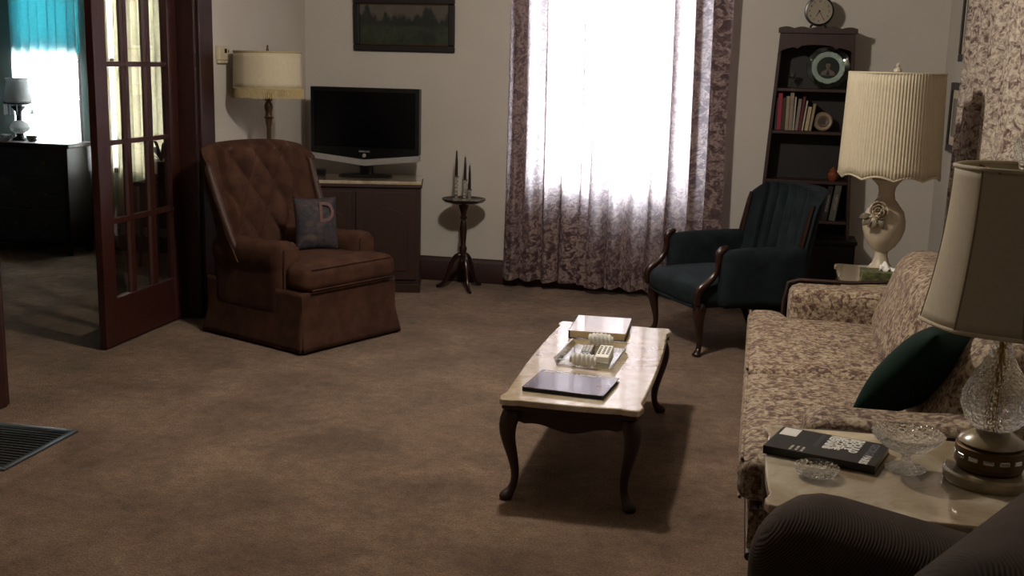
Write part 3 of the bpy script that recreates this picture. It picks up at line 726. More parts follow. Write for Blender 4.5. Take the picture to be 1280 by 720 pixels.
for i, (dx, dz, an) in enumerate(((-.045, -.055, 2.3), (-.015, -.068, 2.0), (.02, -.06, 1.2), (-.058, -.03, 2.8))):
    MB().grid(lambda u, v: ((u - .5) * .03 * math.sin(PI * min(1, max(.02, v))), -.004 - .012 * math.sin(PI * v), (v - .5) * .06), 4, 8).build('leaf', 'ceramic_leaf', L, (-.04 + dx, -.096, .325 + dz), (0, an - PI / 2, math.radians(-20)), solid=.004)
def pleat(u, v):
    a = u * 2 * PI
    r = .232 - .014 * v
    r += .0028 * math.sin(96 * a) 
    z = .475 + .49 * v - (.02 * abs(math.sin(a * 5)) - .01) * (1 - v) ** 8 * -1
    z = .475 + .49 * v + (1 - v) ** 6 * .018 * abs(math.cos(a * 5))
    return (r * math.cos(a), r * math.sin(a), z)
MB().grid(pleat, 384, 10, True).build('lamp_shade', 'ivory_shade', L, smooth=180, solid=.002)
for v, n in ((0, 'bottom_trim'), (1, 'top_trim')):
    MB().tube([pleat(i / 100, v) for i in range(101)], .005, 8).build(n, 'ivory_shade', L)
for a in (0, 2 * PI / 3, 4 * PI / 3): MB().tube([(0, 0, .94), (.215 * math.cos(a), .215 * math.sin(a), .962)], .0025, 6).build('spider_arm', 'brass', L)
MB().tube([(0, 0, .56), (0, 0, .96)], .003, 8).build('harp_rod', 'brass', L)
MB().lathe([(.0, .955), (.012, .957), (.013, .965), (.02, .972), (.018, .985), (.006, .993), (.009, 1.005), (.0, 1.018)], 14).build('finial', 'ceramic', L)

# ================================================================ blue channel-back chair
bc = thing('channel_back_chair', 'dark blue channel-back armchair with carved wooden arms by the bookcase', 'chair', (-.133, 6.47, 0), math.radians(210))
o = MB().soft(-.30, .35, -.31, .31, .26, .40, .06, .045, 14)
o.v = [(x + .04 * (1 - (y / .31) ** 2) * max(0, x / .35), y * (1 - .16 * max(0, -x / .3)), z) for x, y, z in o.v]
o.build('seat', 'blue_velvet', bc)
def shell(fi, fo, nu, nv):
    m = MB(); m.grid(fi, nu, nv); n = len(m.v); m.grid(fo, nu, nv); w = nu + 1
    rim = [i for i in range(w)] + [j * w + nu for j in range(1, nv + 1)] + [nv * w + i for i in range(nu - 1, -1, -1)] + [j * w for j in range(nv - 1, 0, -1)]
    for a, b in zip(rim, rim[1:] + rim[:1]): m.f.append((a, b, b + n, a + n))
    return m
def chan(off):
    def fn(u, v):
        t = 2 * u - 1; th = t * math.radians(78)
        ca, sa = math.cos(th), math.sin(th)
        wx = .15
        top = .905 - .03 * (1 - math.cos(t * 1.2)) - .06 * max(0, (abs(t) - .6) / .4) ** 2
        z = .37 + (top - .37) * v
        fan = 1 + .06 * v
        ch = 0
        if abs(t) < .74: ch = .045 * abs(math.sin(t / .74 * PI * 3.5)) ** .7 - .012
        rx = wx - ch * (off == 0) + off; ry = .305 * fan - ch * (off == 0) * .7 + off
        x = -.19 - (rx * ca + .10 * v)
        rnd = .03 * max(0, (v - .9) / .1) ** 2 
        return (x + (rnd if off else -rnd) * -ca * .6, ry * sa * (1 - .03 * v), z)
    return fn
shell(chan(0), chan(.062), 168, 18).build('backrest', 'blue_velvet', bc, smooth=38)
for s in (-1, 1):
    P = [chan(.031)(.5 + s * .5, v / 10) for v in range(11)]
    MB().tube([(x + .012, y, z) for x, y, z in P], [.012 + .006 * math.sin(i / 10 * PI) for i in range(11)], 8).build('wing_trim', 'chair_wood', bc)
    o = MB().soft(-.30, .22, -.045, .045, .27, .60, .04, 0, 10)
    o.v = [(x, y + s * .02 * (x < -.1), z - .02 * max(0, x / .22) ** 2 * (z > .5)) for x, y, z in o.v]
    o.build('arm_panel', 'blue_velvet', bc, (0, s * .325, 0), smooth=60)
    MB().tube([(.17, s * .325, .605), (.215, s * .325, .60), (.235, s * .325, .57), (.225, s * .325, .53), (.235, s * .325, .47), (.275, s * .325, .42), (.33, s * .325, .39), (.35, s * .325, .35), (.34, s * .32, .28)], [.012, .019, .022, .018, .015, .018, .021, .02, .017], 10, 1.2).build('arm_post', 'chair_wood', bc, smooth=60, sub=1)
    cabriole(bc, .30, s * .285, .30, .75, s * .5, .03)
    MB().tube([(-.22, s * .24, .30), (-.26, s * .25, .15), (-.33, s * .26, 0)], [.026, .02, .016], 8).build('back_leg', 'chair_wood', bc)
MB().tube([(.345, -.27, .275), (.385, 0, .285), (.345, .27, .275)], .009, 8).build('seat_piping', 'blue_velvet', bc)

# ================================================================ brown tufted wing chair
wc = thing('tufted_wing_chair', 'brown velvet tufted wing chair with skirt and wooden wing trim', 'chair', (-2.50, 5.93, 0), math.radians(-25))
def skirt(u, v):
    n = 4 * u; HX, HY = .389, .353
    i = int(n) % 4; t = n - int(n)
    c = [(HX, -HY), (HX, HY), (-HX, HY), (-HX, -HY)]
    a, b = c[i], c[(i + 1) % 4]
    x, y = a[0] + (b[0] - a[0]) * t, a[1] + (b[1] - a[1]) * t
    fl = max(0, 1 - v * 1.6) ** 1.3 * .028; cx = min(t, 1 - t)
    fl += .012 * (math.exp(-(cx / .05) ** 2) - 1.9 * math.exp(-(cx / .014) ** 2)) * max(0, 1 - v * 1.5)
    return (x * (1 + fl / .4), y * (1 + fl / .36), .012 + .318 * v)
MB().grid(skirt, 240, 12, True).build('skirt', 'brown_velvet', wc, smooth=60, solid=.008)
MB().soft(-.385, .382, -.346, .346, .10, .335, .02).build('base', 'brown_velvet', wc)
c = MB().soft(-.24, .42, -.345, .345, .325, .465, .05, .022, 16)
def tee(p):
    x, y, z = p; k = min(1, max(0, (.255 - x) / .03))
    return (x, y * (1 - k * .3) if abs(y) > .0 else y, z)
c.v = [tee(p) for p in c.v]; c = c.build('seat_cushion', 'brown_velvet', wc, smooth=70)
MB().tube([(.414, -.30 + .05 * i, .340) for i in range(13)], .005, 6).build('piping', 'brown_velvet', c); MB().tube([(.412, -.30 + .05 * i, .452) for i in range(13)], .005, 6).build('piping', 'brown_velvet', c)
def wing(off):
    def fn(u, v):
        t = 2 * u - 1; at = abs(t); sg = 1 if t > 0 else -1
        hw = .25 + .02 * v
        if at < .68:                      # back
            y = t / .68 * hw; x = -.245
            side = 0
        else:                             # wing, turning forward
            q = (at - .68) / .32
            y = sg * (hw + .085 * math.sin(q * PI / 2)); x = -.245 + (.075 + .075 * (1 - v) ** 2) * q ** 1.2
        top = 1.075 - .03 * (t * t) - .085 * max(0, (at - .62) / .38) ** 2
        z = .44 + (top - .44) * v
        x -= .17 * v
        if off:
            if at < .68: x -= .10 * (1 - .3 * v)
            else:
                q = (at - .68) / .32; x -= .10 * (1 - .3 * v) * (1 - q); y += sg * .045 * min(1, q * 3)
            z += .0
        else:
            if at < .70:
                a_, b_ = t / .70 * 1.5, v * 2.0 + .25
                pf = (abs(math.sin(PI * (a_ + b_) / 1.0)) * abs(math.sin(PI * (a_ - b_) / 1.0))) ** .45
                edge = min(1, (.70 - at) / .08) * min(1, (1 - v) / .06)
                x += (.052 * pf + .012) * edge
        rd = max(0, (v - .93) / .07)
        x += (-.02 if not off else .03) * rd * rd
        return (x, y, z)
    return fn
shell(wing(0), wing(1), 120, 60).build('backrest', 'brown_velvet', wc, smooth=80)

for a_, b_ in [(a, b) for b in (1, 2) for a in (-1, 0, 1)] + [(a, b) for b in (.5, 1.5) for a in (-.5, .5)]:
    u = (a_ * .70 / 1.5 + 1) / 2; v = (b_ - .25) / 2.0; p = wing(0)(u, v)
    MB().lathe([(.0, -.006), (.008, -.004), (.011, 0), (.008, .004), (.0, .006)], 10).build('button', 'brown_velvet', wc, (p[0] + .004, p[1], p[2]), (0, PI / 2, 0))
for s in (-1, 1):
    P = []
    for k in range(13):
        v = .12 + .86 * k / 12; q = wing(0)(.5 + s * .5, v); w = wing(1)(.5 + s * .5, v)
        P.append(((q[0] + w[0]) / 2 + .004, (q[1] + w[1]) / 2, q[2]))
    P.append((P[-1][0] - .03, P[-1][1] - s * .01, P[-1][2] + .008))
    MB().tube(P, [.027 - .008 * abs(k / 6.5 - 1) for k in range(14)], 10).build('wing_trim', 'trim_wood', wc, smooth=60, sub=1)
    o = MB().soft(-.36, .235, -.075, .075, .14, .565, .06, 0, 12)
    o.v = [(x, y * (1 + (.16 if z > .44 else 0)), z + .012 * max(0, x / .19)) for x, y, z in o.v]
    ar = o.build('armrest', 'brown_velvet', wc, (0, s * .285, 0), smooth=60)
    MB().soft(.22, .245, -.055, .055, .16, .545, .02).build('arm_front', 'brown_velvet', ar)
pl = throw_pillow('tapestry_pillow', 'small dark tapestry pillow with letter D on the brown wing chair', 'pillow', 'tapestry', (-2.425, 5.965, .625), (math.radians(-14), math.radians(2), math.radians(42)), .26, .31, .11)
text('letter_patch', 'D', 'tapestry_motif', pl, (.045, -.054, .055), (math.radians(90), 0, 0), .16, .002, .003, 'CENTER', .8)

# ================================================================ floor lamp in the corner
L = thing('floor_lamp', 'brass floor lamp with cream fringed drum shade in the corner', 'lamp', (-2.945, 6.50, 0))
MB().lathe([(.0, 0), (.13, 0), (.135, .012), (.11, .025), (.05, .04), (.03, .06), (.0, .061)], 36).build('base', 'dull_brass', L)
MB().lathe([(.0, .061), (.02, .061), (.024, .1), (.014, .12), (.013, .6), (.02, .62), (.02, .64), (.013, .66), (.013, 1.12), (.019, 1.15), (.021, 1.175), (.03, 1.182), (.021, 1.19), (.018, 1.21), (.026, 1.245), (.022, 1.265), (.012, 1.28), (.0, 1.281)], 20).build('pole', 'dull_brass', L)
MB().lathe([(.0, 1.2815), (.02, 1.2815), (.026, 1.30), (.026, 1.33), (.0, 1.331)], 16).build('socket', 'dull_brass', L)
MB().tube([(0, 0, 1.33), (0, 0, 1.60)], .003, 8).build('harp_rod', 'dull_brass', L)
def drum(u, v):
    a = u * 2 * PI; k = ((u * 10) % 1) - .5; r = (.203 + .006 * (1 - v)) * (1 - .012 * (.25 - k * k) * 4)
    return (r * math.cos(a), r * math.sin(a), 1.36 + .215 * v)
MB().grid(drum, 120, 6, True).build('lamp_shade', 'silk_shade', L, smooth=60, solid=.002)
for v, n in ((0, 'bottom_trim'), (1, 'top_trim')): MB().tube([drum(i / 60, v) for i in range(61)], .006, 8).build(n, 'fringe', L)
fr = MB(); rd = random.Random(5)
for i in range(300):
    a = 2 * PI * i / 300; r = .212; z1 = 1.36; z0 = 1.302 + rd.uniform(-.004, .006); d_ = rd.uniform(-.008, .008)
    fr.tube([(r * math.cos(a), r * math.sin(a), z1), ((r + .002) * math.cos(a + d_ * .5), (r + .002) * math.sin(a + d_ * .5), (z0 + z1) / 2), ((r + .003) * math.cos(a + d_), (r + .003) * math.sin(a + d_), z0)], .0019, 3)
fr = fr.build('fringe', 'fringe', L, smooth=0); fr['kind'] = 'stuff'
for a in (0, 2 * PI / 3, 4 * PI / 3): MB().tube([(0, 0, 1.57), (.2 * math.cos(a), .2 * math.sin(a), 1.573)], .0025, 6).build('spider_arm', 'dull_brass', L)
MB().lathe([(.0, 1.575), (.008, 1.577), (.008, 1.59), (.005, 1.60), (.006, 1.612), (.0, 1.62)], 12).build('finial', 'dull_brass', L)

# ================================================================ television cabinet and television
TC = .755
cab = thing('television_cabinet', 'dark wooden cabinet with pale marble top under the television', 'cabinet', (-2.672, 7.30, 0), math.radians(16))
bx('body', 'dark_wood', cab, -.44, .44, -.215, .225, .06, TC - .045, .004)
bx('plinth', 'dark_wood', cab, -.445, .445, -.222, .225, 0, .06, .004)
bx('top_moulding', 'dark_wood', cab, -.452, .452, -.23, .23, TC - .045, TC - .022, .006)
bx('marble_top', 'marble', cab, -.448, .448, -.226, .228, TC - .022, TC, .004)
for s in (-1, 1):
    dr = bx('cabinet_door', 'dark_wood', cab, min(s * .012, s * .415), max(s * .012, s * .415), -.232, -.215, .09, TC - .07, .004)
    pa = MB().prism([(s * .07 + (.0 if s > 0 else -.29), .15), (s * .07 + (.29 if s > 0 else .0), .15)] + [(s * .07 + (.29 if s > 0 else 0) - .29 * i / 10, .52 + .06 * math.sin(PI * i / 10)) for i in range(11)], -.238, -.232, 'y').build('raised_panel', 'dark_wood', dr, bevel=.004)
    MB().lathe([(.0, 0), (.008, .002), (.006, .012), (.012, .02), (.0, .026)], 12).build('knob', 'dull_brass', dr, (s * .04, -.232, .42), (PI / 2, 0, 0))
tv = thing('television', 'flat black television with silver V-shaped chin on the cabinet', 'television', (-2.635, 7.385, TC + .001), math.radians(2))
tx = .385; zt, zs, zc = .602, .158, .118
MB().prism([(-tx, zs), (0, zc), (tx, zs), (tx, zt), (-tx, zt)], -.03, .03, 'y').build('housing', 'black_plastic', tv, bevel=.006)
bx('screen', 'tv_screen', tv, -tx + .028, tx - .028, -.033, -.029, .20, zt - .028, .0)
MB().prism([(-tx, zs - .043), (0, zc - .045), (tx, zs - .043), (tx, zs - .002), (0, zc - .002), (-tx, zs - .002)], -.034, .02, 'y').build('silver_chin', 'silver_plastic', tv, bevel=.004)
MB().lathe([(.009, -.002), (.013, 0), (.013, .004), (.009, .005)], 24).build('power_ring', 'silver_plastic', tv, (0, -.0305, .145), (PI / 2, 0, 0))
text('maker_name', 'SAMSUNG', 'silver_plastic', tv, (0, -.0335, .172), (PI / 2, 0, 0), .017, .0003, .0004, 'CENTER')
MB().tube([(0, .01, .10), (0, .02, .02)], [.05, .05], 16, .4).build('stand_neck', 'black_plastic', tv)
MB().lathe([(.0, 0), (.17, 0), (.175, .006), (.16, .014), (.0, .02)], 40).build('stand_foot', 'black_plastic', tv).scale = (1.1, .68, 1)
sb = thing('set_top_box', 'small black receiver box beside the television foot', 'electronics', (-2.945, 7.28, TC + .001), .3)
bx('housing', 'black_plastic', sb, -.055, .055, -.045, .045, .004, .045, .004); bx('front_panel', 'dark_display', sb, -.05, .05, -.0465, -.0449, .01, .038, 0)
for x in (-.04, .04): bx('foot', 'black_plastic', sb, x - .008, x + .008, -.03, .03, 0, .004, 0)

# ================================================================ pedestal table with three candles
CX, CY = -1.945, 7.43; CTZ = .62
t = thing('pedestal_table', 'small round pedestal candle table with three curved feet', 'table', (CX, CY, 0))
MB().lathe([(.0, -.022), (.09, -.022), (.13, -.012), (.143, .0), (.15, .008), (.147, .012), (.138, .004), (.12, -.004), (.0, -.004)], 60, rad=lambda a, r, z, v: (r * (1 + (.025 * abs(math.cos(5 * a)) if r > .12 else 0)), z)).build('table_top', 'chair_wood', t, (0, 0, CTZ))
MB().lathe([(.0, .18), (.018, .18), (.03, .2), (.022, .22), (.018, .24), (.025, .27), (.028, .29), (.018, .31), (.022, .36), (.026, .42), (.02, .47), (.016, .485), (.028, .50), (.018, .515), (.022, .54), (.03, .565), (.04, .597), (.0, .5975)], 24).build('column', 'chair_wood', t)
for k in range(3):
    a = -PI / 2 + 2 * PI * k / 3 + .55
    dx, dy = math.cos(a), math.sin(a)
    MB().tube([(dx * r, dy * r, z) for r, z in ((.005, .235), (.03, .245), (.06, .22), (.085, .17), (.1, .11), (.118, .06), (.145, .025), (.175, .012), (.19, .012))], [.016, .02, .02, .018, .016, .014, .014, .015, .011], 8).build('leg', 'chair_wood', t, smooth=60, sub=1)
for x, y, zb, ztip, hh, lab in ((-2.0, 7.43, .618, .962, .165, 'tallest dark taper candle in a glass holder on the pedestal table'), (-1.943, 7.445, .618, .922, .145, 'middle-height dark taper candle between two others on pedestal table'), (-1.90, 7.405, .618, .869, .085, 'shortest dark taper candle in glass holder nearest the curtains')):
    h = thing('candle_holder', 'clear glass holder under the ' + lab.split(' in ')[0].split(' between')[0], 'candle holder', (x, y, zb - .001), 0, 'glass candle holders')
    n = 5; pf = [(.0, 0), (.026, 0), (.028, .005), (.012, .013)]
    for i in range(n): z = .016 + (hh - .04) * i / n; pf += [(.009, z), (.014, z + (hh - .04) / n * .5)]
    pf += [(.009, hh - .022), (.016, hh - .012), (.017, hh), (.011, hh), (.011, hh - .008), (.0, hh - .009)]
    MB().lathe(pf, 16).build('glass_stem', 'cut_crystal', h, smooth=40)
    MB().lathe([(.017, hh - .003), (.0185, hh - .001), (.017, hh + .001)], 16).build('rim', 'silver_ring', h)
    c = thing('taper_candle', lab, 'candle', (x, y, zb + hh - .009), 0, 'dark taper candles')
    H_ = ztip - (zb + hh - .009)
    MB().lathe([(.0, 0), (.0105, 0), (.0105, .02), (.009, H_ * .6), (.0055, H_ - .012), (.0, H_ - .004)], 14).build('wax', 'candle_wax', c)
    MB().tube([(0, 0, H_ - .006), (.001, 0, H_ + .004)], .0012, 6).build('wick', 'black_print', c)

# ================================================================ wall things
p = thing('framed_landscape', 'dark framed landscape painting above the television', 'picture', (-2.462, BW - .002, 1.605))
w, h = .367, .368
bx('canvas', 'landscape_paint', p, -w + .04, w - .04, -.012, -.004, .04, h - .04, 0)
for (x0, x1, z0, z1) in ((-w, w, 0, .045), (-w, w, h - .045, h), (-w, -w + .045, .045, h - .045), (w - .045, w, .045, h - .045)): bx('frame_moulding', 'black_wood', p, x0, x1, -.026, 0, z0, z1, .008)
for (x0, x1, z0, z1) in ((-w + .044, w - .044, .044, .052), (-w + .044, w - .044, h - .052, h - .044)): bx('inner_slip', 'dull_brass', p, x0, x1, -.018, -.01, z0, z1, .001)
p.rotation_euler = (math.radians(2), 0, 0)
def wall_frame(label, y0, y1, z0, z1):
    p = thing('framed_print', label, 'picture', (RW - .002, (y0 + y1) / 2, z0), 0, 'framed prints on the right wall'); h = (y1 - y0) / 2; H = z1 - z0; f = .042
    bx('mat_board', 'cream_plastic', p, -.012, -.006, -h + f, h - f, f, H - f, 0); bx('print', 'wall_print', p, -.0135, -.012, -h + f + .05, h - f - .05, f + .05, H - f - .05, 0)
    for (a, b, c, d_) in ((-h, h, 0, f), (-h, h, H - f, H), (-h, -h + f, f, H - f), (h - f, h, f, H - f)): bx('frame_moulding', 'black_wood', p, -.024, 0, a, b, c, d_, .005)
wall_frame('upper black framed print cut off at the top by the side curtain', 6.55, 7.10, 1.62, 2.1)
wall_frame('lower black framed print with pale mat next to the side curtain', 6.60, 7.235, 1.095, 1.50)
th = thing('thermostat', 'cream wall thermostat beside the brown door casing', 'thermostat', (LW + .001, 6.40, 1.50))
bx('housing', 'cream_plastic', th, 0, .028, -.075, .055, .02, .105, .006); bx('base', 'cream_plastic', th, 0, .022, -.07, .05, 0, .022, .008)
bx('display', 'dark_display', th, .0275, .0295, -.012, .018, .062, .088, 0); bx('button', 'dark_display', th, .0275, .03, .034, .042, .066, .082, 0)

# ================================================================ floor register
v = thing('floor_register', 'black metal floor grille with steel border near the doorway', 'vent', (-2.925, 3.755, 0))
bx('duct_shade', 'cavity_shade', v, -.225, .225, -.215, .215, .0005, .003, 0)  # flat black sheet painted to stand for the shade inside the duct
for (x0, x1, y0, y1) in ((-.245, .245, .222, .24), (-.245, .245, -.24, -.222), (-.245, -.227, -.222, .222), (.227, .245, -.222, .222)): bx('border', 'vent_steel', v, x0, x1, y0, y1, 0, .009, .003)
for (x0, x1, y0, y1) in ((-.227, .227, .21, .222), (-.227, .227, -.222, -.21), (-.227, -.215, -.21, .21), (.215, .227, -.21, .21)): bx('inner_rim', 'iron', v, x0, x1, y0, y1, 0, .008, .001)
s0 = None
for i in range(16):
    y = -.20 + .4 * i / 15
    if s0 is None: s0 = MB().box(-.215, .215, -.004, .004, .002, .0075).build('slat', 'iron', v, (0, y, 0), bevel=.001)
    else: q = s0.copy(); C.objects.link(q); q.location = (0, y, 0)
for x in (-.1, .1): bx('cross_bar', 'iron', v, x - .003, x + .003, -.21, .21, .001, .004, 0)

# ================================================================ bookcase, clock, books, ornaments
BX, BF, BB = .312, 7.47, 7.672
bk = thing('bookcase', 'tall dark tapered bookcase with scalloped crest in the right corner', 'bookcase', (BX, 0, 0))
def hw(z): return .226 + .05 * (1.80 - z)
def quadbox(name, fx0, fx1, y0, y1, z0, z1, mat='black_wood', bevel=.003):
    m = MB(); vs = [(fx(z), y, z) for z in (z0, z1) for y in (y0, y1) for fx in (fx0, fx1)]
    m.add(vs, [(0, 2, 3, 1), (4, 5, 7, 6), (0, 1, 5, 4), (2, 6, 7, 3), (0, 4, 6, 2), (1, 3, 7, 5)])
    return m.build(name, mat, bk, bevel=bevel)
quadbox('side_panel', lambda z: -hw(z), lambda z: -hw(z) + .02, BF, BB, .46, 1.79, 'dark_wood'); quadbox('side_panel', lambda z: hw(z) - .02, lambda z: hw(z), BF, BB, .46, 1.79, 'dark_wood')
quadbox('back_panel', lambda z: -hw(z) + .02, lambda z: hw(z) - .02, BB - .012, BB, .46, 1.79)
SH = [1.435, 1.168, .855]
for z in SH + [.60]: bx('shelf', 'dark_wood', bk, -hw(z) + .02, hw(z) - .02, BF + .002, BB - .012, z - .02, z, .003)
n = 20
arch = [(-hw(1.66), 1.64)] + [(-hw(1.66) + 2 * hw(1.66) * i / n, 1.655 + .05 * math.sin(PI * i / n) ** .7 - (.015 if i in (5, 15) else 0)) for i in range(1, n)] + [(hw(1.66), 1.64), (hw(1.79), 1.79), (-hw(1.79), 1.79)]
MB().prism(arch, BF - .012, BF, 'y').build('arched_apron', 'dark_wood', bk, bevel=.002)
crest = [(-.24, 1.775), (.24, 1.775)] + [(.24 - .48 * i / 40, 1.806 + .010 * abs(math.cos(PI * 2.5 * (i / 20 - 1))) ) for i in range(41)]
MB().prism(crest, BF - .026, BF - .012, 'y').build('crest', 'dark_wood', bk, bevel=.002)
bx('top_board', 'dark_wood', bk, -.235, .235, BF - .015, BB, 1.79, 1.803, .003)
bx('base_cabinet', 'black_wood', bk, -.33, .33, BF - .06, BB, .03, .46, .005)
bx('base_top', 'black_wood', bk, -.34, .34, BF - .07, BB + .004, .46, .485, .004)
for s in (-1, 1):
    dd = bx('cabinet_door', 'black_wood', bk, min(s * .008, s * .31), max(s * .008, s * .31), BF - .072, BF - .06, .05, .44, .004)
    MB().lathe([(.0, 0), (.007, .002), (.005, .01), (.011, .017), (.0, .022)], 12).build('knob', 'dull_brass', dd, (s * .035, BF - .072, .26), (PI / 2, 0, 0))
    bx('plinth_foot', 'black_wood', bk, min(s * .2, s * .33), max(s * .2, s * .33), BF - .055, BB, 0, .03, .003)
def shelf_book(x, z, w_, h_, d_, lean, mat, label, yoff=.03, words=None):
    b = thing('shelf_book', label, 'book', (x, BF + yoff, z + .001), 0, 'books on the bookcase')
    b.rotation_euler = (0, math.radians(lean), 0)
    bx('spine', mat, b, -w_ / 2, w_ / 2, -.002, .003, 0, h_, .0015)
    for s in (-1, 1): bx('cover', mat, b, min(s * w_ / 2, s * (w_ / 2 - .002)), max(s * w_ / 2, s * (w_ / 2 - .002)), .003, d_, 0, h_, 0)
    bx('page_block', 'page_paper', b, -w_ / 2 + .002, w_ / 2 - .002, .003, d_ - .004, .003, h_ - .004, 0)
    if words: text('spine_title', words, 'book_tan', b, (0, -.0022, h_ * .5), (PI / 2, PI / 2, 0), w_ * .62, .0003, .0002, 'CENTER')
    return b
z = SH[1]
for x, w_, h_, lean, mat, lab in ((.0945, .012, .205, 0, 'book_blue', 'dark blue book at the left end of the upper shelf'),
                                (.114, .026, .232, 0, 'book_red', 'bright red book near the left end of the upper shelf'),
                                (.1395, .022, .205, 0, 'book_olive', 'dark olive brown book between the red and tan books'),
                                (.163, .021, .215, 0, 'book_beige', 'tan book just right of the dark olive book'),
                                (.187, .023, .237, 0, 'book_tan', 'tall grey-brown book, tallest in the upper row'),
                                (.2055, .010, .212, 1, 'book_white', 'thin pale book right of the tall grey-brown one'),
                                (.224, .020, .200, 4, 'book_grey', 'grey book leaning beside the maroon book'),
                                (.245, .016, .216, 5, 'book_maroon', 'maroon book leaning in the middle of the upper row'),
                                (.262, .010, .19, 6, 'book_white', 'thin white book right of the maroon book'),
                                (.286, .022, .152, 6, 'book_cream', 'short cream book near the round disc'),
                                (.309, .016, .172, 7, 'book_beige', 'beige book leaning at the right end against the disc')):
    shelf_book(x - .0, z + abs(math.sin(math.radians(lean))) * w_ / 2, w_, h_, .14, lean, mat, lab)
for x, w_, h_, lean, mat, lab, wd in ((.44, .032, .225, 7, 'book_black', 'black book with pale lettering on the lower shelf', 'CHRONICLE'), (.487, .04, .24, 7, 'book_slate', 'grey-spined book leaning at the right of the lower shelf', 'HISTORY')):
    shelf_book(x, .60 + abs(math.sin(math.radians(lean))) * w_ / 2, w_, h_, .15, lean, mat, lab, .012, wd)
dk = thing('round_disc', 'round tan ornamental disc leaning at the end of the book row', 'ornament', (.388, BF + .07, z + .062), 0, None)
dk.rotation_euler = (math.radians(82), 0, 0)
MB().lathe([(.0, 0), (.056, 0), (.06, .006), (.054, .012), (.046, .008), (.0, .008)], 36).build('disc_plate', 'disc_tan', dk); MB().lathe([(.026, .0085), (.032, .011), (.038, .0085)], 36).build('raised_ring', 'disc_dark', dk)
o = thing('clay_pot', 'small orange clay pot on the middle shelf beside the lamp shade', 'ornament', (.475, BF + .05, SH[2] + .001))
MB().lathe([(.0, 0), (.02, 0), (.032, .02), (.034, .04), (.022, .058), (.024, .068), (.02, .068), (.018, .055), (.0, .02)], 24).build('pot', 'clay_orange', o); MB().lathe([(.0, .0685), (.025, .0685), (.012, .078), (.006, .088), (.0, .09)], 20).build('lid', 'clay_orange', o)
# portrait plate
pt = thing('portrait_plate', 'green-grey glass plate with a portrait bust standing on the top shelf', 'plate', (.395, BF + .085, SH[0] + .131), 0)
pt.rotation_euler = (math.radians(76), math.radians(0), math.radians(0))
MB().lathe([(.0, 0), (.08, 0), (.1, .006), (.132, .018), (.134, .022), (.128, .021), (.098, .011), (.078, .005), (.0, .005)], 64, rad=lambda a, r, z_, v: (r * (1 + (.015 * math.cos(12 * a) if r > .12 else 0)), z_)).build('plate_body', 'plate_glass', pt)
MB().lathe([(.075, .0052), (.078, .0085), (.098, .0125), (.10, .0115), (.079, .006)], 60, rad=lambda a, r, z_, v: (r * (1 + (.07 * abs(math.sin(5 * a)) if r > .09 else 0)), z_)).build('frosted_ring', 'plate_frost', pt)
MB().lathe([(.0, .0052), (.07, .0052), (.07, .0065), (.0, .0066)], 40).build('medallion', 'plate_dark', pt)
MB().prism([(.0165 * math.cos(2 * PI * i / 24), .016 + .022 * math.sin(2 * PI * i / 24)) for i in range(24)], .0055, .011).build('bust_head', 'disc_dark', pt, bevel=.003)
MB().prism([(.018 * math.cos(PI * i / 12), .022 + .019 * math.sin(PI * i / 12)) for i in range(13)] + [(-.012, .026), (.012, .026)], .0055, .0118).build('bust_hair', 'plate_dark', pt, bevel=.002)
MB().prism([(-.045, -.05), (.045, -.05), (.038, -.025), (.012, -.012), (.009, -.004), (-.009, -.004), (-.012, -.012), (-.038, -.025)], .006, .009).build('bust_shoulders', 'disc_dark', pt, bevel=.002)
MB().prism([(-.012, -.048), (.012, -.048), (.004, -.015), (-.004, -.015)], .009, .0105).build('bust_tie', 'plate_dark', pt)
ps = thing('plate_stand', 'small wire stand behind the portrait plate', 'stand', (.395, BF + .10, SH[0] + .001))
for s in (-1, 1): MB().tube([(s * .05, -.05, .003), (s * .05, .03, .003), (s * .03, .055, .08)], .0025, 6).build('wire', 'iron', ps)
bx('cross_wire', 'iron', ps, -.05, .05, .028, .032, .001, .005, 0)
gb = thing('glass_goblet', 'small clear glass goblet left of the portrait plate', 'glass', (.175, BF + .07, SH[0] + .001))
MB().lathe([(.0, 0), (.024, 0), (.022, .004), (.005, .01), (.004, .05), (.0, .051)], 20).build('stem', 'crystal', gb); MB().lathe([(.0, .0515), (.012, .054), (.022, .07), (.026, .095), (.0245, .095), (.0205, .072), (.0, .057)], 24).build('cup', 'crystal', gb)
# clock
ck = thing('round_clock', 'round black-rimmed clock standing on top of the bookcase', 'clock', (BX + .002, BF + .06, 1.914), 0)
R_ = .088
fa = MB().lathe([(.0, 0), (R_ - .006, 0), (R_ - .006, .01), (.0, .01)], 48).build('dial', 'clock_face', ck, (0, 0, 0), (PI / 2, 0, 0))
MB().lathe([(R_ - .012, -.02), (R_, -.022), (R_ + .004, 0), (R_, .018), (R_ - .010, .020), (R_ - .010, .012), (R_ - .012, -.02)], 56).build('rim', 'black_plastic', ck, (0, 0, 0), (PI / 2, 0, 0))
for k in range(12):
    a = PI / 2 - 2 * PI * (k + 1) / 12
    text('numeral', str(k + 1), 'black_print', fa, (.060 * math.cos(a), .060 * math.sin(a), .0102), (0, 0, 0), .017, .0003, .0002, 'CENTER')
for a, l, wd in ((math.radians(240), .038, .004), (math.radians(300), .058, .003)):
    MB().box(-.008, l, -wd / 2, wd / 2, 0, .001).build('hand', 'black_print', fa, (0, 0, .0115 + (wd < .004) * .0015), (0, 0, a), smooth=0)
MB().lathe([(.0, .011), (.006, .011), (.004, .015), (.0, .0155)], 16).build('hub', 'black_print', fa)
MB().lathe([(.0, .0168), (R_ - .012, .0168), (R_ - .012, .0178), (.0, .018)], 40).build('lens', 'pane_glass', fa)
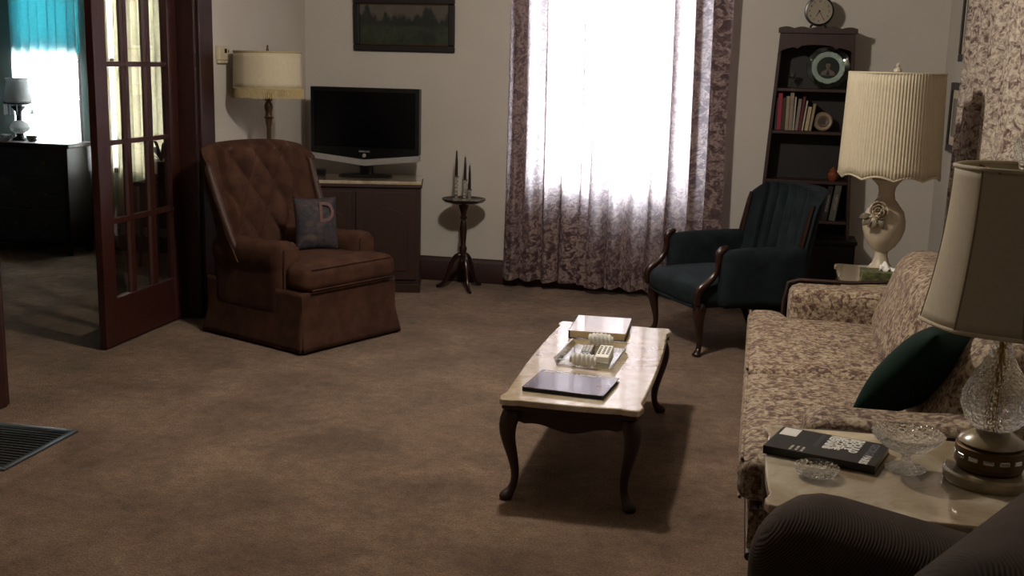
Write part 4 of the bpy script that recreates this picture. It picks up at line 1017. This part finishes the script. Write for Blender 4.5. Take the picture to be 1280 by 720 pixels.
for s in (-1, 1): MB().tube([(s * .035, -.0, -.078), (s * .05, -.0, -.101)], [.006, .007], 8).build('foot', 'black_plastic', ck)

# ================================================================ dining room: sideboard, hurricane lamp, trinkets
SBZ = .86
sd = thing('sideboard', 'dark wooden sideboard in the dining room below the bright window', 'sideboard', (-5.72, 7.80, 0))
bx('body', 'black_wood', sd, -.62, .62, -.165, .165, .1, SBZ - .03, .005)
bx('top', 'dark_wood', sd, -.645, .645, -.185, .18, SBZ - .03, SBZ, .008)
for i in range(2):
    for j in range(3):
        x0 = -.60 + .605 * i; z0 = .13 + .235 * j
        dr = bx('drawer', 'black_wood', sd, x0, x0 + .595, -.178, -.165, z0, z0 + .225, .005)
        for q in (.16, .43): MB().lathe([(.0, 0), (.009, .002), (.006, .012), (.014, .02), (.0, .026)], 12).build('knob', 'dull_brass', dr, (x0 + q, -.178, z0 + .11), (PI / 2, 0, 0))
for s in (-1, 1):
    for q in (-.13, .13): MB().lathe([(.0, 0), (.02, 0), (.03, .05), (.026, .1), (.0, .1005)], 14).build('leg', 'black_wood', sd, (s * .58, q, 0))
hl = thing('hurricane_lamp', 'painted milk-glass hurricane lamp with hanging prisms on the sideboard', 'lamp', (-5.63, 7.83, SBZ + .001))
MB().lathe([(.0, 0), (.06, 0), (.055, .012), (.03, .025), (.028, .05), (.0, .051)], 24).build('base', 'iron', hl)
MB().lathe([(.0, .051), (.03, .051), (.068, .075), (.075, .10), (.06, .13), (.03, .15), (.0, .151)], 28).build('font', 'milk_glass', hl)
MB().lathe([(.0, .1515), (.02, .1515), (.022, .22), (.05, .25), (.055, .262), (.02, .266), (.0, .267)], 20).build('burner', 'iron', hl)
MB().lathe([(.09, .29), (.105, .30), (.108, .325), (.092, .37), (.085, .42), (.078, .45), (.088, .475), (.084, .478), (.074, .45), (.08, .42), (.087, .37), (.10, .325), (.09, .29)], 36, rad=lambda a, r, z_, v: (r * (1 + (.05 * math.sin(8 * a) if z_ > .46 else 0)), z_)).build('glass_shade', 'milk_glass', hl)
MB().lathe([(.0, .267), (.03, .267), (.106, .282), (.107, .29), (.03, .274), (.0, .274)], 36).build('shade_holder', 'iron', hl)
for k in range(12):
    a = 2 * PI * k / 12
    MB().lathe([(.0, -.09), (.006, -.08), (.004, -.02), (.006, -.012), (.0, 0)], 6).build('prism', 'prism_glass', hl, (.104 * math.cos(a), .104 * math.sin(a), .281))
for x, lab, m_, s in ((-5.72, 'small white china cup left of the hurricane lamp', 'milk_glass', 1), (-5.50, 'small blue-white china bowl right of the hurricane lamp', 'prism_glass', 1.25)):
    o = thing('china_cup', lab, 'cup', (x + .02, 7.76, SBZ + .001), 0, 'china on the sideboard')
    MB().lathe([(.0, 0), (.018 * s, 0), (.03 * s, .018), (.036 * s, .045), (.033 * s, .045), (.027 * s, .02), (.0, .008)], 24).build('bowl', m_, o)
    MB().tube([(.03 * s, 0, .035), (.05 * s, 0, .033), (.05 * s, 0, .016), (.028 * s, 0, .014)], .004, 8).build('handle', m_, o)
# dark plant stand seen through the right column of panes
ps = thing('plant_stand', 'dark stand with a potted plant seen through the right door panes', 'plant stand', (-4.27, 7.55, 0))
for s in (-1, 1):
    for q in (-1, 1): MB().tube([(s * .1, q * .1, .60), (s * .13, q * .13, 0)], [.014, .012], 8).build('leg', 'black_wood', ps)
bx('shelf', 'black_wood', ps, -.15, .15, -.15, .15, .60, .63, .005); bx('skirt_box', 'black_wood', ps, -.12, .12, -.12, .12, .30, .60, .005)
MB().lathe([(.0, .6305), (.07, .6305), (.10, .76), (.11, .78), (.10, .785), (.0, .77)], 24).build('pot', 'black_plastic', ps)
rd = random.Random(4)
for k in range(16):
    a = rd.uniform(0, 6.28); l = rd.uniform(.1, .17); h_ = rd.uniform(.06, .16)
    MB().grid(lambda u, v: ((u - .5) * .03 * math.sin(PI * min(.98, v * .9 + .06)), l * v, h_ * math.sin(v * 2.2)), 2, 8).build('leaf', 'green_velvet', ps, (0, 0, .775), (0, 0, a), solid=.0015)
